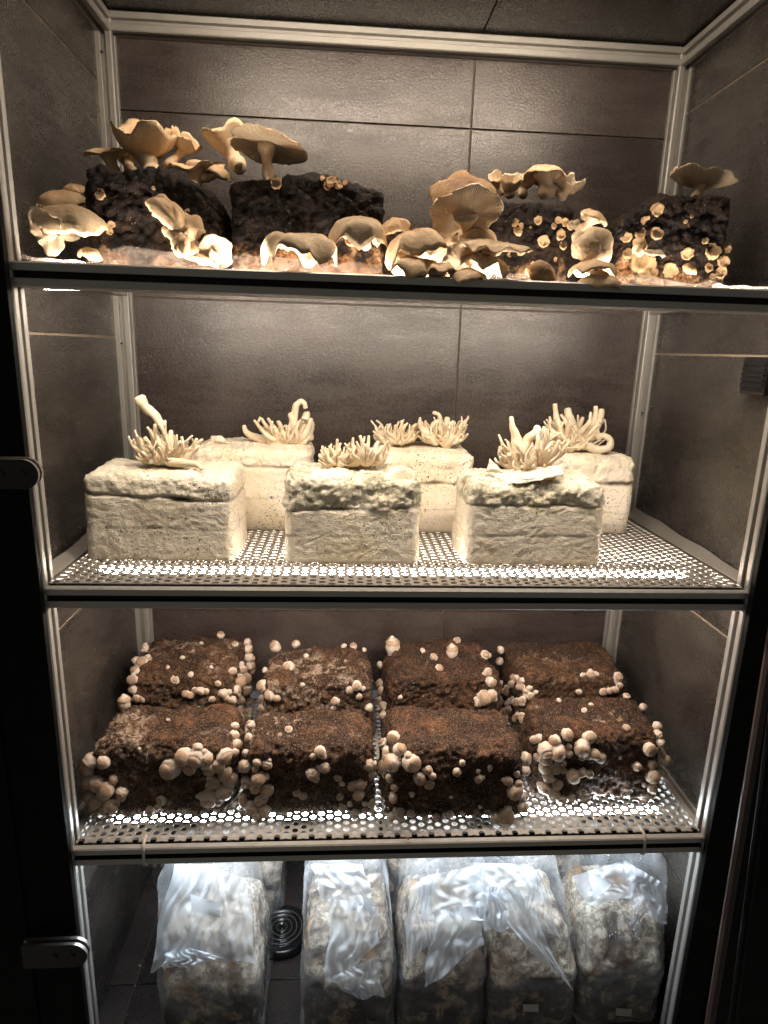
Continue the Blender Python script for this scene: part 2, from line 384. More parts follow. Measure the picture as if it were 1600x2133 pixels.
# ------------------------------------------------------------------ the niche: walls, floor, ceiling of tiles
Z2, Z3, ZF, ZT = -.4203, -.8464, -1.285, .4503
XL, XR, YB = -.0275, 1.0235, .461
JZ = [.4880, .309, -.0078, -.3245, -.6485, -.965, -1.30]
wall = box('back_wall', -.06, 1.06, YB+.004, YB+.03, -1.30, .49, M['grout_dark']); tag(wall, 'dark brown stone tiled back wall of the cabinet', kind='structure')
for i in range(6):
    for x0, x1 in ((-.055, .6300), (.6335, 1.055)):
        if i == 0: z1, z0 = JZ[0], JZ[1]
        else: z1, z0 = JZ[i], JZ[i+1]
        box('tile', x0, x1, YB, YB+.008, z0+.0013, z1-.0013, M['tile'], wall, .0007)
for nm, xs, jz in (('left_wall', (XL-.03, XL), [.488, .345, -.083, -.523, -1.01, -1.30]), ('right_wall', (XR, XR+.03), [.488, .345, -.083, -.523, -1.004, -1.30])):
    if nm == 'left_wall': wl = box(nm, xs[0], xs[1]-.0025, .001, YB, -1.30, .49, M['grout'])
    else: wl = box(nm, xs[0]+.0025, xs[1], .001, YB, -1.30, .49, M['grout'])
    tag(wl, 'grey slate tiled '+('left' if nm[0] == 'l' else 'right')+' side wall of the cabinet', kind='structure')
    for i in range(len(jz)-1):
        if nm == 'left_wall': box('tile', XL-.0095, XL, .0015, YB-.001, jz[i+1]+.002, jz[i]-.002, M['tile_side'], wl, .0007)
        else: box('tile', XR, XR+.0095, .0015, YB-.001, jz[i+1]+.002, jz[i]-.002, M['tile_side'], wl, .0007)
ceil = box('ceiling', -.06, 1.06, 0.0, YB+.03, ZT+.012, ZT+.04, M['grout_dark']); tag(ceil, 'dark tiled ceiling of the cabinet', kind='structure')
for x0, x1 in ((-.055, .6375), (.6405, 1.055)): box('tile', x0, x1, .002, YB+.003, ZT+.004, ZT+.014, M['tile_side'], ceil, .0007)
flo = box('floor', -.06, 1.06, -.12, YB+.03, ZF-.03, ZF-.004, M['grout_dark']); tag(flo, 'dark brown tiled floor at the foot of the cabinet', kind='structure')
for x0, x1 in ((-.04, .0185), (.0215, .52), (.523, 1.04)):
    for y0, y1 in ((-.11, .144), (.147, .455)): box('tile', x0, x1, y0, y1, ZF-.01, ZF, M['tile_floor'], flo, .0007)

# ------------------------------------------------------------------ frame
fr = thing('cabinet_frame', 'slotted silver aluminium frame of posts and rails lining the tiled cabinet', 'frame', (0, 0, ZF))
for x in (-.015, 1.015):
    bar('post', 2, x, .015, ZF, ZT, fr); bar('post', 2, x, .449-.0005, ZF, ZT, fr)
for z in (0, Z2, Z3):
    bar('front_rail', 0, .015-.0006, z-.015, -.0002, 1.0002, fr)
    for x in (-.015, 1.015):
        if z == 0: box('side_rail', x-.0148, x+.0148, .0305, .433, -.0085, 0, M['alu'], fr, .0008)
        else: bar('side_rail', 1, x, z-.015, .0305, .433, fr)
bar('top_rail', 0, .449-.001, ZT-.014, 0.0002, .9998, fr)
bar('top_rail', 0, .015, ZT-.015, 0.0002, .9998, fr)
for x in (-.015, 1.015): bar('top_rail', 1, x, ZT-.016, .0305, .433, fr)
# little screws and stains on the rear posts
for (x, z) in ((-.017, .388), (-.017, -.094), (1.012, -.20)):
    V, F = tubevf([(x, .4335, z), (x, .4312, z)], [.0022, .0019], 8); obj('screw', V, F, M['clamp_face'], fr, (x, .4335, z))

# ------------------------------------------------------------------ black surround, door clamps, door edges
def surround(nm, x0, x1, lab):
    t = box(nm, x0, x1, -.012, -.0015, ZF-.03, .52, M['black'], None, .002); tag(t, lab, 'trim'); return t
tl = surround('door_jamb', -.115, -.0012, 'black vertical door jamb left of the cabinet opening')
tr_ = surround('door_jamb', 1.0012, 1.12, 'black vertical door jamb right of the cabinet opening')
box('jamb_lip', -.078, -.0745, -.016, -.0125, ZF-.03, .52, M['black'], tl, .001)
box('jamb_lip', 1.050, 1.0535, -.016, -.0125, ZF-.03, .52, M['black'], tr_, .001)
fw = box('front_wall', -1.2, -.116, -.01, .02, -1.5, .8, M['dark_room']); tag(fw, 'near black wall outside the cabinet on the left', kind='structure')
fw = box('front_wall', 1.121, 2.2, -.01, .02, -1.5, .8, M['dark_room']); tag(fw, 'near black wall outside the cabinet on the right', kind='structure')
YD = -.10
d0, d1 = at(1600, 1385, YD), at(1478, 2133, YD)
de = thing('glass_door_edge', 'dark bronze edge of an open door right of the cabinet, bottom right corner', 'door', (d1.x, YD, -1.2))
V, F = tubevf([(d1.x+(d1.x-d0.x)*.4, YD, d1.z+(d1.z-d0.z)*.4), (d0.x, YD, d0.z), (d0.x-(d1.x-d0.x), YD, d0.z+(d0.z-d1.z))], [.007]*3, 8); obj('edge_strip', V, F, M['bronze'], de, (d1.x, YD, -1.2), smooth=False)
e0, e1 = at(1600, 1560, YD), at(1525, 2133, YD)
V, F = tubevf([(e1.x+(e1.x-e0.x)*.4, YD, e1.z+(e1.z-e0.z)*.4), (e0.x, YD, e0.z), (e0.x-(e1.x-e0.x), YD, e0.z+(e0.z-e1.z))], [.006]*3, 8); obj('inner_strip', V, F, M['black'], de, (e1.x, YD, -1.2), smooth=False)
def clamp(zc, hh, x1, lab):
    t = thing('door_clamp', lab, 'hinge clamp', (-.02, -.03, zc), 'glass door clamps on the left jamb')
    for k, (y0, y1, dz) in enumerate(((-.036, -.031, 0), (-.026, -.021, .0005))):
        P = [(-.06, -hh), ]
        P = [(-.075, -hh)]+[(x1-hh+hh*math.sin(a), -hh*math.cos(a)) for a in np.linspace(0, math.pi, 20)]+[(-.075, hh)]
        V = [(x, y, zc+z+dz) for y in (y0, y1) for x, z in P]; n = len(P)
        F = [tuple(range(n)), tuple(range(2*n-1, n-1, -1))]+[(i, n+i, n+(i+1) % n, (i+1) % n) for i in range(n)]
        mi = [1 if k == 0 else 0, 0]+[0]*n
        o = obj('clamp_plate', V, F, [M['clamp'], M['clamp_face']], t, (-.02, y0, zc), smooth=False, midx=mi)
        if k == 0:
            for sx_ in (x1-hh, x1-hh-.026):
                V, F = tubevf([(sx_, y0-.0002, zc), (sx_, y0-.0016, zc)], [.0042, .0036], 14); obj('screw', V, F, M['clamp_face'], t, (sx_, y0, zc))
    box('gasket', -.06, x1-.012, -.0310, -.0260, zc-hh*.8, zc+hh*.8, M['rubber'], t)
clamp(-.2555, .019, .0235, 'dark rounded clamp on the left jamb beside the cream blocks')
clamp(-1.0085, .0215, .0215, 'bright edged rounded clamp on the left jamb beside the bags')
vb = thing('sensor_box', 'small black ribbed sensor box on the right tiled wall at the photo edge', 'sensor', (XR-.001, .075, -.13))
box('housing', XR-.022, XR-.001, .045, .105, -.139, -.085, M['rubber'], vb, .004)
for i in range(5):
    z = -.127+i*.0075; box('rib', XR-.0245, XR-.0215, .048, .102, z, z+.0035, M['rubber'], vb, .0008)

# ------------------------------------------------------------------ perforated shelves
def sheet_mesh(y0, y1, x0, x1, z, th=.0015):
    a, bb, r, n = .0273, .0075, .0052, 12
    V = []; F = []
    idx = {}
    def add(p):
        k = (round(p[0], 5), round(p[1], 5))
        if k not in idx: idx[k] = len(V); V.append((p[0], p[1], 0))
        return idx[k]
    # cell = diamond-hex round each hole of the staggered lattice
    hexa = [(a*.5, 0), (a*.25+.0013, bb*.5), (a*.25+.0013-a*.5+a*.5-.0026*1, bb*.5)]
    cell = [(a/2-a*.06, 0)]
    # boundary hexagon of the Voronoi cell of a centred lattice (a wide, 2*bb tall)
    ax, ay = a/2, bb
    # vertices of voronoi cell: neighbours at (+-ax,+-ay), (0,+-2ay)
    y_ = ay; xt = (ax*ax+ay*ay-2*ay*y_)/(2*ax); xs = (ax*ax+ay*ay)/(2*ax)
    hv = [(xs, 0), (xt, ay), (-xt, ay), (-xs, 0), (-xt, -ay), (xt, -ay)]
    def hexpt(th_):
        d = (math.cos(th_), math.sin(th_)); best = 1e9
        for i in range(6):
            p, q = hv[i], hv[(i+1) % 6]; ex, ey = q[0]-p[0], q[1]-p[1]
            den = d[0]*ey-d[1]*ex
            if abs(den) < 1e-12: continue
            t = (p[0]*ey-p[1]*ex)/den
            s_ = (p[0]*d[1]-p[1]*d[0])/den
            if t > 0 and -1e-6 <= s_ <= 1+1e-6: best = min(best, t)
        return (d[0]*best, d[1]*best)
    angs = sorted(set([round(math.atan2(p[1], p[0]) % (2*math.pi), 6) for p in hv] + [round(math.pi/2*k, 6) % round(2*math.pi, 6) for k in (1, 3)] + [round(x, 6) for x in (.45, .8, math.pi-.45, math.pi-.8, math.pi+.45, math.pi+.8, 2*math.pi-.45, 2*math.pi-.8)]))
    hp = [hexpt(t) for t in angs]; cp = [(r*math.cos(t), r*math.sin(t)) for t in angs]; m_ = len(angs)
    ny = int((y1-y0)/bb)+2; nx = int((x1-x0)/a)+2
    for j in range(-1, ny):
        for i in range(-1, nx):
            cx = x0+.012+i*a+(a/2 if j % 2 else 0); cy = y0+.0035+j*bb
            if cx < x0+.006 or cx > x1-.006 or cy > y1+.002: continue
            ring = [add((cx+p[0], cy+p[1])) for p in hp]; c = [add((cx+p[0], cy+p[1])) for p in cp]
            for k in range(m_):
                k2 = (k+1) % m_; F.append((c[k], ring[k], ring[k2], c[k2]))
    import bmesh
    bm = bmesh.new(); bv = [bm.verts.new(p) for p in V]
    for f in F:
        if len(set(f)) == 4: bm.faces.new([bv[i] for i in f])
    for co, no in (((x0, 0, 0), (-1, 0, 0)), ((x1, 0, 0), (1, 0, 0)), ((0, y0, 0), (0, -1, 0)), ((0, y1, 0), (0, 1, 0))):
        bmesh.ops.bisect_plane(bm, geom=list(bm.verts)+list(bm.edges)+list(bm.faces), dist=1e-6, plane_co=co, plane_no=no, clear_outer=True)
    bmesh.ops.recalc_face_normals(bm, faces=list(bm.faces))
    if bm.faces and list(bm.faces)[0].normal.z < 0: bmesh.ops.reverse_faces(bm, faces=list(bm.faces))
    ret = bmesh.ops.extrude_face_region(bm, geom=list(bm.faces))
    for v_ in [g for g in ret['geom'] if isinstance(g, bmesh.types.BMVert)]: v_.co.z -= th
    bmesh.ops.recalc_face_normals(bm, faces=list(bm.faces))
    me = bpy.data.meshes.new('perforated_sheet'); bm.to_mesh(me); bm.free(); me.materials.append(M['steel']); return me
sm3 = sheet_mesh(.0105, .432, -.004, 1.004, 0); sm1 = sheet_mesh(.0520, .432, -.004, 1.004, 0)  # top sheet cut back: invented gap that passes tube light up to the caps
def shelf(z, lab, me, lift=0.0, bend=False):
    t = thing('perforated_shelf', lab, 'shelf', (0, .01, z), 'perforated steel shelves')
    o = bpy.data.objects.new('perforated_sheet', me); link(o, t, (0, 0, z+.0035)); 
    if bend:
        for s_, x in ((0, -.004), (1, 1.004)):
            V = []; F = []
            n = 24
            for i in range(n+1):
                y = .02+.41*i/n; k = (1-i/n)
                wv = .004*math.sin(i*.7+s_*2)
                sx_ = -1 if s_ == 0 else 1
                V += [(x, y, z+.003), (x+sx_*(.008), y, z+.006+.004*k+wv*.3), (x+sx_*(.017), y, z+.012+.012*(1-k)+wv*.4)]
            for i in range(n):
                for j in range(2):
                    q = i*3+j; F.append((q, q+1, q+4, q+3))
            obj('side_flange', V, F, M['steel'], t, (x, .02, z))
    return t
shelf(0, 'perforated steel shelf carrying the black blocks with large caps', sm1)
shelf(Z2, 'perforated steel shelf under the six cream blocks', sm3.copy(), bend=True)
shelf(Z3, 'perforated steel shelf under the eight brown blocks', sm3)

# ------------------------------------------------------------------ tube lights
def light(y, z, x0, x1, col, s, lab, dz=0, r=.0062):
    t = thing('tube_light', lab, 'light', (x0, y, z), 'slim tube lights under the shelf edges')
    V, F = tubevf([(x0, y, z), ((x0+x1)/2, y, z+dz/2), (x1, y, z+dz)], [r]*3, 14); obj('tube', V, F, emis('tube_glow', col, s), t, (x0, y, z))
    for x, zz in ((x0, z), (x1, z+dz)):
        sg = -1 if x == x0 else 1
        V, F = tubevf([(x+sg*.0003, y, zz), (x+sg*.016, y, zz)], [r*1.12, r*1.12], 14); obj('end_cap', V, F, M['tie'], t, (x, y, zz))
light(.062, ZT-.022, .14, .86, LIGHT_TOP, S_TOP, 'warm tube light under the cabinet ceiling above the large caps')
light(.0385, -.0232, .02, .97, LIGHT_1, S_1, 'bright tube light under the top shelf front edge', .0035)
light(.122, Z2-.016, .03, .97, LIGHT_2, S_2, 'tube light under the shelf of cream blocks', 0)
light(.085, Z3-.016, .03, .97, LIGHT_3, S_3, 'cool white tube light under the shelf of brown blocks', 0)

# cable ties round the third shelf rail
def tie(px0, py0, lab):
    x = at(px0, py0, .0).x
    t = thing('cable_tie', lab, 'cable tie', (x, .0, Z3), 'cable ties on the rail above the bags')
    P = [(x-.0005, .022, Z3+.006), (x, .010, Z3+.0062), (x+.0008, .0005, Z3+.0022), (x+.001, -.0016, Z3-.004), (x+.001, -.0018, Z3-.020), (x+.0016, -.0014, Z3-.031), (x+.0018, .004, Z3-.0325)]
    V = []; F = []
    for p in P: V += [(p[0]-.0024, p[1], p[2]), (p[0]+.0024, p[1], p[2]), (p[0]+.0024, p[1]+.0006, p[2]+.001), (p[0]-.0024, p[1]+.0006, p[2]+.001)]
    for i in range(len(P)-1):
        for k in range(4): F.append((i*4+k, i*4+(k+1) % 4, (i+1)*4+(k+1) % 4, (i+1)*4+k))
    obj('strap', V, F, M['tie'], t, (x, 0, Z3))
    box('tail', x-.0024+.0016, x+.0045, .0025, .0065, Z3-.0350, Z3-.0315, M['tie'], t, .0006)
tie(299, 1790, 'thin white cable tie round the rail above the leftmost bag')
tie(1341, 1760, 'thin white cable tie round the rail near its right end')

# round black ribbed disc on the floor
DC = Vector((.2905, .245, ZF))
dd = thing('ribbed_disc', 'round glossy black disc with concentric rings on floor between two bags', 'diffuser', DC)
prof = [(.0, .016), (.004, .016), (.005, .0145)]
r_ = .0085
while r_ < .047:
    prof += [(r_, .0150), (r_+.0012, .0172), (r_+.0028, .0172), (r_+.0038, .0150), (r_+.0065, .0140)]; r_ += .0102
prof += [(.050, .0155), (.056, .014), (.0605, .0095), (.0625, .002), (.0620, .0)]
V = []; F = []; n = 64
for r0, z0 in prof:
    for k in range(n): V.append((DC.x+r0*math.cos(2*math.pi*k/n), DC.y+r0*math.sin(2*math.pi*k/n), DC.z+z0+.003))
for i in range(len(prof)-1):
    for k in range(n): F.append((i*n+k, i*n+(k+1) % n, (i+1)*n+(k+1) % n, (i+1)*n+k)[::-1] if False else (i*n+k, (i+1)*n+k, (i+1)*n+(k+1) % n, i*n+(k+1) % n))
obj('disc_body', V, F, M['rubber'], dd, DC)
for r0 in (.0105, .0207, .0309, .0411):
    P = [(DC.x+r0*math.cos(a), DC.y+r0*math.sin(a), DC.z+.0204) for a in np.linspace(0, 2*math.pi, 65)]
    V = []; F = []
    for i, p in enumerate(P[:-1]):
        a = 2*math.pi*i/64
        V += [(DC.x+(r0-.0007)*math.cos(a), DC.y+(r0-.0007)*math.sin(a), DC.z+.0204), (DC.x+r0*math.cos(a), DC.y+r0*math.sin(a), DC.z+.0210), (DC.x+(r0+.0007)*math.cos(a), DC.y+(r0+.0007)*math.sin(a), DC.z+.0204)]
    for i in range(64):
        for j in range(2): F.append((i*3+j, i*3+j+1, ((i+1) % 64)*3+j+1, ((i+1) % 64)*3+j))
    obj('ring', V, F, M['ring'], dd, DC)

# ------------------------------------------------------------------ displaced blocks
def block(w_, d_, h_, res, rad, fn):
    """rounded box, base centre at origin; fn(p, n, wd) -> moved point. returns V, F, core list"""
    drop = rad*.72; h_ += drop
    nx, ny, nz_ = max(4, int(w_/res)), max(4, int(d_/res)), max(4, int(h_/res))
    idx = {}; V = []; F = []; NN = []
    def vid(i, j, k):
        key = (i, j, k)
        if key in idx: return idx[key]
        p = Vector((i/nx-.5, j/ny-.5, k/nz_-.5)); p = Vector((p.x*w_, p.y*d_, p.z*h_))
        q = Vector((max(-w_/2+rad, min(w_/2-rad, p.x)), max(-d_/2+rad, min(d_/2-rad, p.y)), max(-h_/2+rad, min(h_/2-rad, p.z))))
        nn = (p-q)
        if nn.length < 1e-9: nn = Vector((0, 0, 1))
        nn.normalize(); s_ = q+nn*rad; s_.z += h_/2-drop
        idx[key] = len(V); V.append(fn(s_, nn)); NN.append(nn); return idx[key]
    for i in range(nx):
        for j in range(ny):
            for k, fl in ((0, True), (nz_, False)):
                f = (vid(i, j, k), vid(i+1, j, k), vid(i+1, j+1, k), vid(i, j+1, k)); F.append(f[::-1] if fl else f)
    for i in range(nx):
        for k in range(nz_):
            for j, fl in ((0, False), (ny, True)):
                f = (vid(i, j, k), vid(i+1, j, k), vid(i+1, j, k+1), vid(i, j, k+1)); F.append(f[::-1] if fl else f)
    for j in range(ny):
        for k in range(nz_):
            for i, fl in ((0, True), (nx, False)):
                f = (vid(i, j, k), vid(i, j+1, k), vid(i, j+1, k+1), vid(i, j, k+1)); F.append(f[::-1] if fl else f)
    return V, F, NN
def bvh(V, F): return BVHTree.FromPolygons([Vector(v_) for v_ in V], F)
def hit(bv, u, v_, push=0.0):
    """point of a block's skin seen at that pixel, else the closest point beside its outline"""
    d = ray(u, v_).normalized(); p, n, i, t = bv.ray_cast(CAM, d)
    if p is not None: return p, n
    best = None
    for k in range(120):
        q = CAM+d*(.8+k*.01); r = bv.find_nearest(q)
        if r[0] is not None and (best is None or r[3] < best[0]): best = (r[3], q, r[0], r[1])
    nn = (best[1]-best[2]).normalized() if best[0] > 1e-4 else best[3]
    return best[1].lerp(best[2], .35), nn
T = noise.noise
def fr_(p, o=4, f=2.1, g=.5):
    a = 1; s_ = 0
    for _ in range(o): s_ += a*T(p); p = p*f; a *= g
    return s_

# ------------------------------------------------------------------ mushrooms with caps
def capvf(R1, R2, H, curl, wave, lobes, thick, seed, na=56, nr=14, notch=0.0, nang=None):
    """cap in local space, axis +z, top side up. returns V, F, matidx, uv"""
    V = []; F = []; mi = []; uv = []
    rnd = random.Random(seed); ph = [rnd.random()*6.28 for _ in range(6)]
    def rim(th):
        s_ = 1+.10*math.sin(2*th+ph[0])+.06*math.sin(3*th+ph[1])+.05*math.sin(5*th+ph[2])
        s_ += .6*wave/max(R1, R2)*math.sin(lobes*th+ph[3])*.5
        if notch:
            d = abs((th-(ph[4] if nang is None else nang)+math.pi) % (2*math.pi)-math.pi); s_ -= notch*math.exp(-(d/.55)**2)
        return s_
    def hgt(t, th):
        z = H*(1-t**2)-curl*t**7
        z += wave*(t**2.4)*(math.sin(lobes*th+ph[3])+.5*math.sin((lobes+2)*th+ph[4])+.45*math.sin(2*th+ph[5]))+.22*wave*t**7*(math.sin((2*lobes+5)*th+ph[1])+.6*math.sin((3*lobes+4)*th+ph[2]))
        q = Vector((math.cos(th)*t*2.2, math.sin(th)*t*2.2, seed*1.7)); z += .07*R1*fr_(q, 3)*(0.25+t)+.016*R1*fr_(q*4.5, 2)
        return z
    top = []; bot = []
    for side in (0, 1):
        rows = top if side == 0 else bot
        for i in range(nr+1):
            t = (i/nr)**.9
            row = []
            for k in range(na):
                th = 2*math.pi*k/na; s_ = rim(th)*t if t > 0 else 0
                z = hgt(t, th)
                if side: z -= thick*(1-t**5)*(1.15-.5*t)
                if side and i == nr: row.append(top[nr][k]); continue
                if i == 0 and k > 0: row.append(row[0]); continue
                V.append((R1*s_*math.cos(th), R2*s_*math.sin(th), z)); row.append(len(V)-1)
            rows.append(row)
    for side, rows in ((0, top), (1, bot)):
        for i in range(nr):
            for k in range(na):
                k2 = (k+1) % na; q = [rows[i][k], rows[i+1][k], rows[i+1][k2], rows[i][k2]]
                u = [(k/na, i/nr), (k/na, (i+1)/nr), ((k+1)/na, (i+1)/nr), ((k+1)/na, i/nr)]
                if i == 0: q = q[:3]; u = u[:3]
                if side: q = q[::-1]; u = u[::-1]
                F.append(tuple(q)); mi.append(side); uv.append(u)
    return V, F, mi, uv
def basis(axis, spin=0.0):
    z = Vector(axis).normalized(); x = Vector((1, 0, 0)); x = (x-z*x.dot(z))
    if x.length < .1: x = Vector((0, 1, 0)); x = x-z*x.dot(z)
    x.normalize(); y = z.cross(x); m3 = Matrix((x, y, z)).transposed()
    return m3 @ Matrix.Rotation(spin, 3, 'Z')
seedc = [100]
def mushroom(parent, u, v_, Y, r1, r2, axis, H=.3, curl=.12, wave=.08, lobes=5, m_='cap_tan', stem=None, sr=10, thick=.11, spin=0.0, notch=0.0, nang=None, lab=None, under='gill'):
    """cap centre at pixel on depth Y; r1, r2 radii in photo pixels; H.. relative to r1; stem = (px,py,Y) of its foot"""
    seedc[0] += 1; c = at(u, v_, Y); k = mpp(c); R1, R2 = r1*k, r2*k
    V, F, mi, uv = capvf(R1, R2, H*R1, curl*R1, wave*R1, lobes, thick*R1, seedc[0], notch=notch, nang=nang)
    m3 = basis(axis, spin); V = [c+m3 @ (Vector(p)-Vector((0, 0, H*R1*.5))) for p in V]
    root = empty('mushroom', parent, c)
    if lab: root['label'] = lab
    obj('cap', V, F, [M[m_], M[under]], root, c, midx=mi, uvs=uv)
    if stem:
        f = at(*stem); ax = m3 @ Vector((0, 0, 1)); k2 = sr*k
        start = c-ax*(thick*.6)*R1
        mid = start.lerp(f, .45)-ax*(start-f).length*.12
        pts = bez([start, mid, f], 6)
        rad = [k2*(1.5-.55*min(1, i/3)+.12*math.sin(i*.9)) for i in range(len(pts))]
        V, F = tubevf(pts, rad, 14, True, .16, seedc[0]); obj('stem', V, F, M['mstem'], root, start)
    return root

# ------------------------------------------------------------------ small pins, stubs, buttons
def lathe(prof, n=14, wob=.08, seed=0):
    V = []; F = []
    for i, (r, z) in enumerate(prof):
        for k in range(n):
            a = 2*math.pi*k/n; q = Vector((math.cos(a)*r, math.sin(a)*r, z))
            s_ = 1+wob*T(q*2.3+Vector((seed*3.1, 0, 0)))
            V.append((q.x*s_, q.y*s_, z+wob*.5*T(q*2+Vector((0, seed*2.7, 0)))))
    for i in range(len(prof)-1):
        for k in range(n): F.append((i*n+k, i*n+(k+1) % n, (i+1)*n+(k+1) % n, (i+1)*n+k))
    F.append(tuple((len(prof)-1)*n+k for k in range(n)))
    return V, F
def smo(p):
    q = bez([Vector((a_, 0, b_)) for a_, b_ in p], 3); return [(max(.01, x.x), x.z) for x in q]
BODY = []; CAPS = []; PIN = []
for s_ in range(7):
    wd = [.58, .66, .74, .62, .8, .7, .6][s_]
    pb = [(.70, -.55), (.88, -.25), (1.0, .1), (.98, .32), (.9, .5), (wd*1.0, .64), (wd*.88, .68)]
    pc = [(wd*.82, .60), (wd*1.08, .62), (wd*1.13, .70), (wd*1.02, .82), (wd*.72, .93), (wd*.36, .99), (wd*.08, 1.0)]
    pb, pc = smo(pb), smo(pc); a = lathe(pb, 22, .16, s_); c = lathe(pc, 22, .09, s_+9)
    BODY.append(mesh('mushroom', a[0], a[1], M['button'])); CAPS.append(mesh('cap', c[0], c[1], M['button_cap']))
    V = a[0]+c[0]; F = a[1]+[tuple(i+len(a[0]) for i in f) for f in c[1]]
    PIN.append(mesh('mushroom', V, F, [M['button'], M['button_cap']], midx=[0]*len(a[1])+[1]*len(c[1])))
WHITE = []
for s_ in range(4):
    a = lathe([(.6, -.5), (.9, -.1), (1.0, .2), (.85, .55), (.55, .78), (.22, .88), (.05, .9)], 14, .35, s_+31)
    WHITE.append(mesh('mushroom', a[0], a[1], M['button']))
STUB = []
for s_ in range(4):
    a = lathe([(.9, -.4), (1.0, .1), (1.05, .42), (.97, .55), (.82, .52), (.6, .38), (.3, .3), (.05, .33)], 18, .35, s_+51)
    STUB.append(mesh('cut_stub', a[0], a[1], M['stub']))
def place(me, parent, p, axis, r, spin, name='mushroom', sq=1.0):
    o = bpy.data.objects.new(name, me); link(o, parent, p)
    o.rotation_mode = 'QUATERNION'; o.rotation_quaternion = basis(axis, spin).to_quaternion()
    o.scale = (r, r*sq, r); return o
rb = random.Random(3)
def buttons(parent, bv, lst, stub=False):
    for it in lst:
        u, v_, r = it[:3]; p, n = hit(bv, u, v_); R = r*mpp(p)*(1 if stub else 1.08)
        if stub:
            ax = n+Vector((rb.uniform(-.3, .3), rb.uniform(-.5, 0), rb.uniform(-.1, .4)))
            place(rb.choice(STUB), parent, p, ax, R, rb.random()*6, 'cut_stub', rb.uniform(.75, 1)); continue
        ax = n+Vector((rb.uniform(-.4, .4), rb.uniform(-.75, -.2), rb.uniform(-.5, .1)))
        if n.z > .6: ax = n+Vector((rb.uniform(-.3, .3), rb.uniform(-.6, -.1), 0))
        p = p+n*R*.15-n*R*.25; k = rb.randrange(7)
        if len(it) > 3 and it[3] == 'up':
            # a taller standing one
            o = place(WHITE[0], parent, p, (0, 0, 1), R, 0); o.scale = (R*.9, R*.9, R*1.9)
            c = bpy.data.objects.new('cap', CAPS[4]); link(c, o, ORI[o.name]); c.location = (0, 0, -.05); c.scale = (1.15, 1.15, .8); continue
        if r < 6.5: place(rb.choice(WHITE), parent, p, ax, R, rb.random()*6)
        elif r < 9: place(PIN[k], parent, p, ax, R, rb.random()*6, 'mushroom', rb.uniform(.85, 1))
        else:
            o = place(BODY[k], parent, p, ax, R, rb.random()*6, 'mushroom', rb.uniform(.82, 1)); o.scale.z *= rb.uniform(.95, 1.35)
            if rb.random() < .4: a_ = rb.random()*6.28; place(rb.choice(WHITE), parent, p+Vector((math.cos(a_)*R*.9, -.001, math.sin(a_)*R*.9)), n, R*rb.uniform(.35, .6), 1)
            c = bpy.data.objects.new('cap', CAPS[k]); link(c, o, ORI[o.name]); c.location = (0, 0, 0)

#=====================================================================  SHELF 3: brown blocks
def brown_fn(w_, d_, h_, seed, amp=1.0, tilt=0.0):
    so = Vector((seed*7.3, seed*3.1, seed*1.7))
    def fn(p, n):
        q = p+so
        side = 1-abs(n.z)
        a = .0075*fr_(q*13, 3)+.0042*fr_(q*42, 3)+.0034*fr_(q*125, 2)
        a += .0030*abs(T(q*75))
        ds, _p = noise.voronoi(q*95+Vector((1, 1, 1))*T(q*50)); a += .0042*(.5-min(1, ds[0]))
        if n.z > .3: a += .004*T(Vector((q.x*20, q.y*20, 3)))
        m_ = p+n*a*amp
        t = p.z/h_
        m_.x *= 1-.07*t*t; m_.y = m_.y+tilt*t*d_*.1
        if m_.z < .0: m_.z = 0
        if t > .5 and p.y > 0: m_.z += .003
        return m_
    return fn
def brown_block(x0, x1, y0, y1, zt, seed, lab, m_='brown', amp=1.0):
    w_, d_ = x1-x0, y1-y0; zb = Z3+.0045; h_ = zt-zb
    c = Vector(((x0+x1)/2, (y0+y1)/2, zb))
    V, F, NN = block(w_, d_, h_, .0027, .022, brown_fn(w_, d_, h_, seed, amp)); V = [v_+c for v_ in V]
    t = thing('substrate_block', lab, 'mushroom block', c, 'brown mushroom blocks on the third shelf')
    obj('substrate', V, F, M[m_], t, c)
    return t, bvh(V, F)
def rnd_fill(n, x0, x1, y0, y1, r0, r1, seed, poly=None):
    r = random.Random(seed); out = []
    while len(out) < n:
        u, v_ = r.uniform(x0, x1), r.uniform(y0, y1)
        if poly and not poly(u, v_): continue
        out.append((u, v_, r.uniform(r0, r1)))
    return out
a3 = brown_block(.004, .236, .072, .190, -.712, 1, 'brown block at front left with an arch of tan buttons on its front', 'brown_frost')
b3 = brown_block(.248, .464, .066, .182, -.717, 2, 'brown block in front row, second from left, scattered with small buttons', 'brown')
c3 = brown_block(.480, .712, .052, .186, -.716, 3, 'brown block in front row, third from left, with large button clump at left edge', 'brown_red')
d3 = brown_block(.742, .966, .092, .216, -.716, 4, 'brown block at front right with a dense button clump on its left', 'brown_red')
e3 = brown_block(-.002, .206, .275, .436, -.701, 5, 'brown block in back left corner speckled with white pins', 'brown_frost')
f3 = brown_block(.253, .470, .262, .402, -.706, 6, 'brown block in back row, second from left, with frosted white top', 'brown_frost')
g3 = brown_block(.497, .722, .272, .430, -.702, 7, 'brown block in back row with two stubby mushrooms standing on top', 'brown_red', 1.2)
h3 = brown_block(.760, .985, .268, .425, -.702, 8, 'brown block in back right corner with smooth bare rounded top', 'brown', .8)
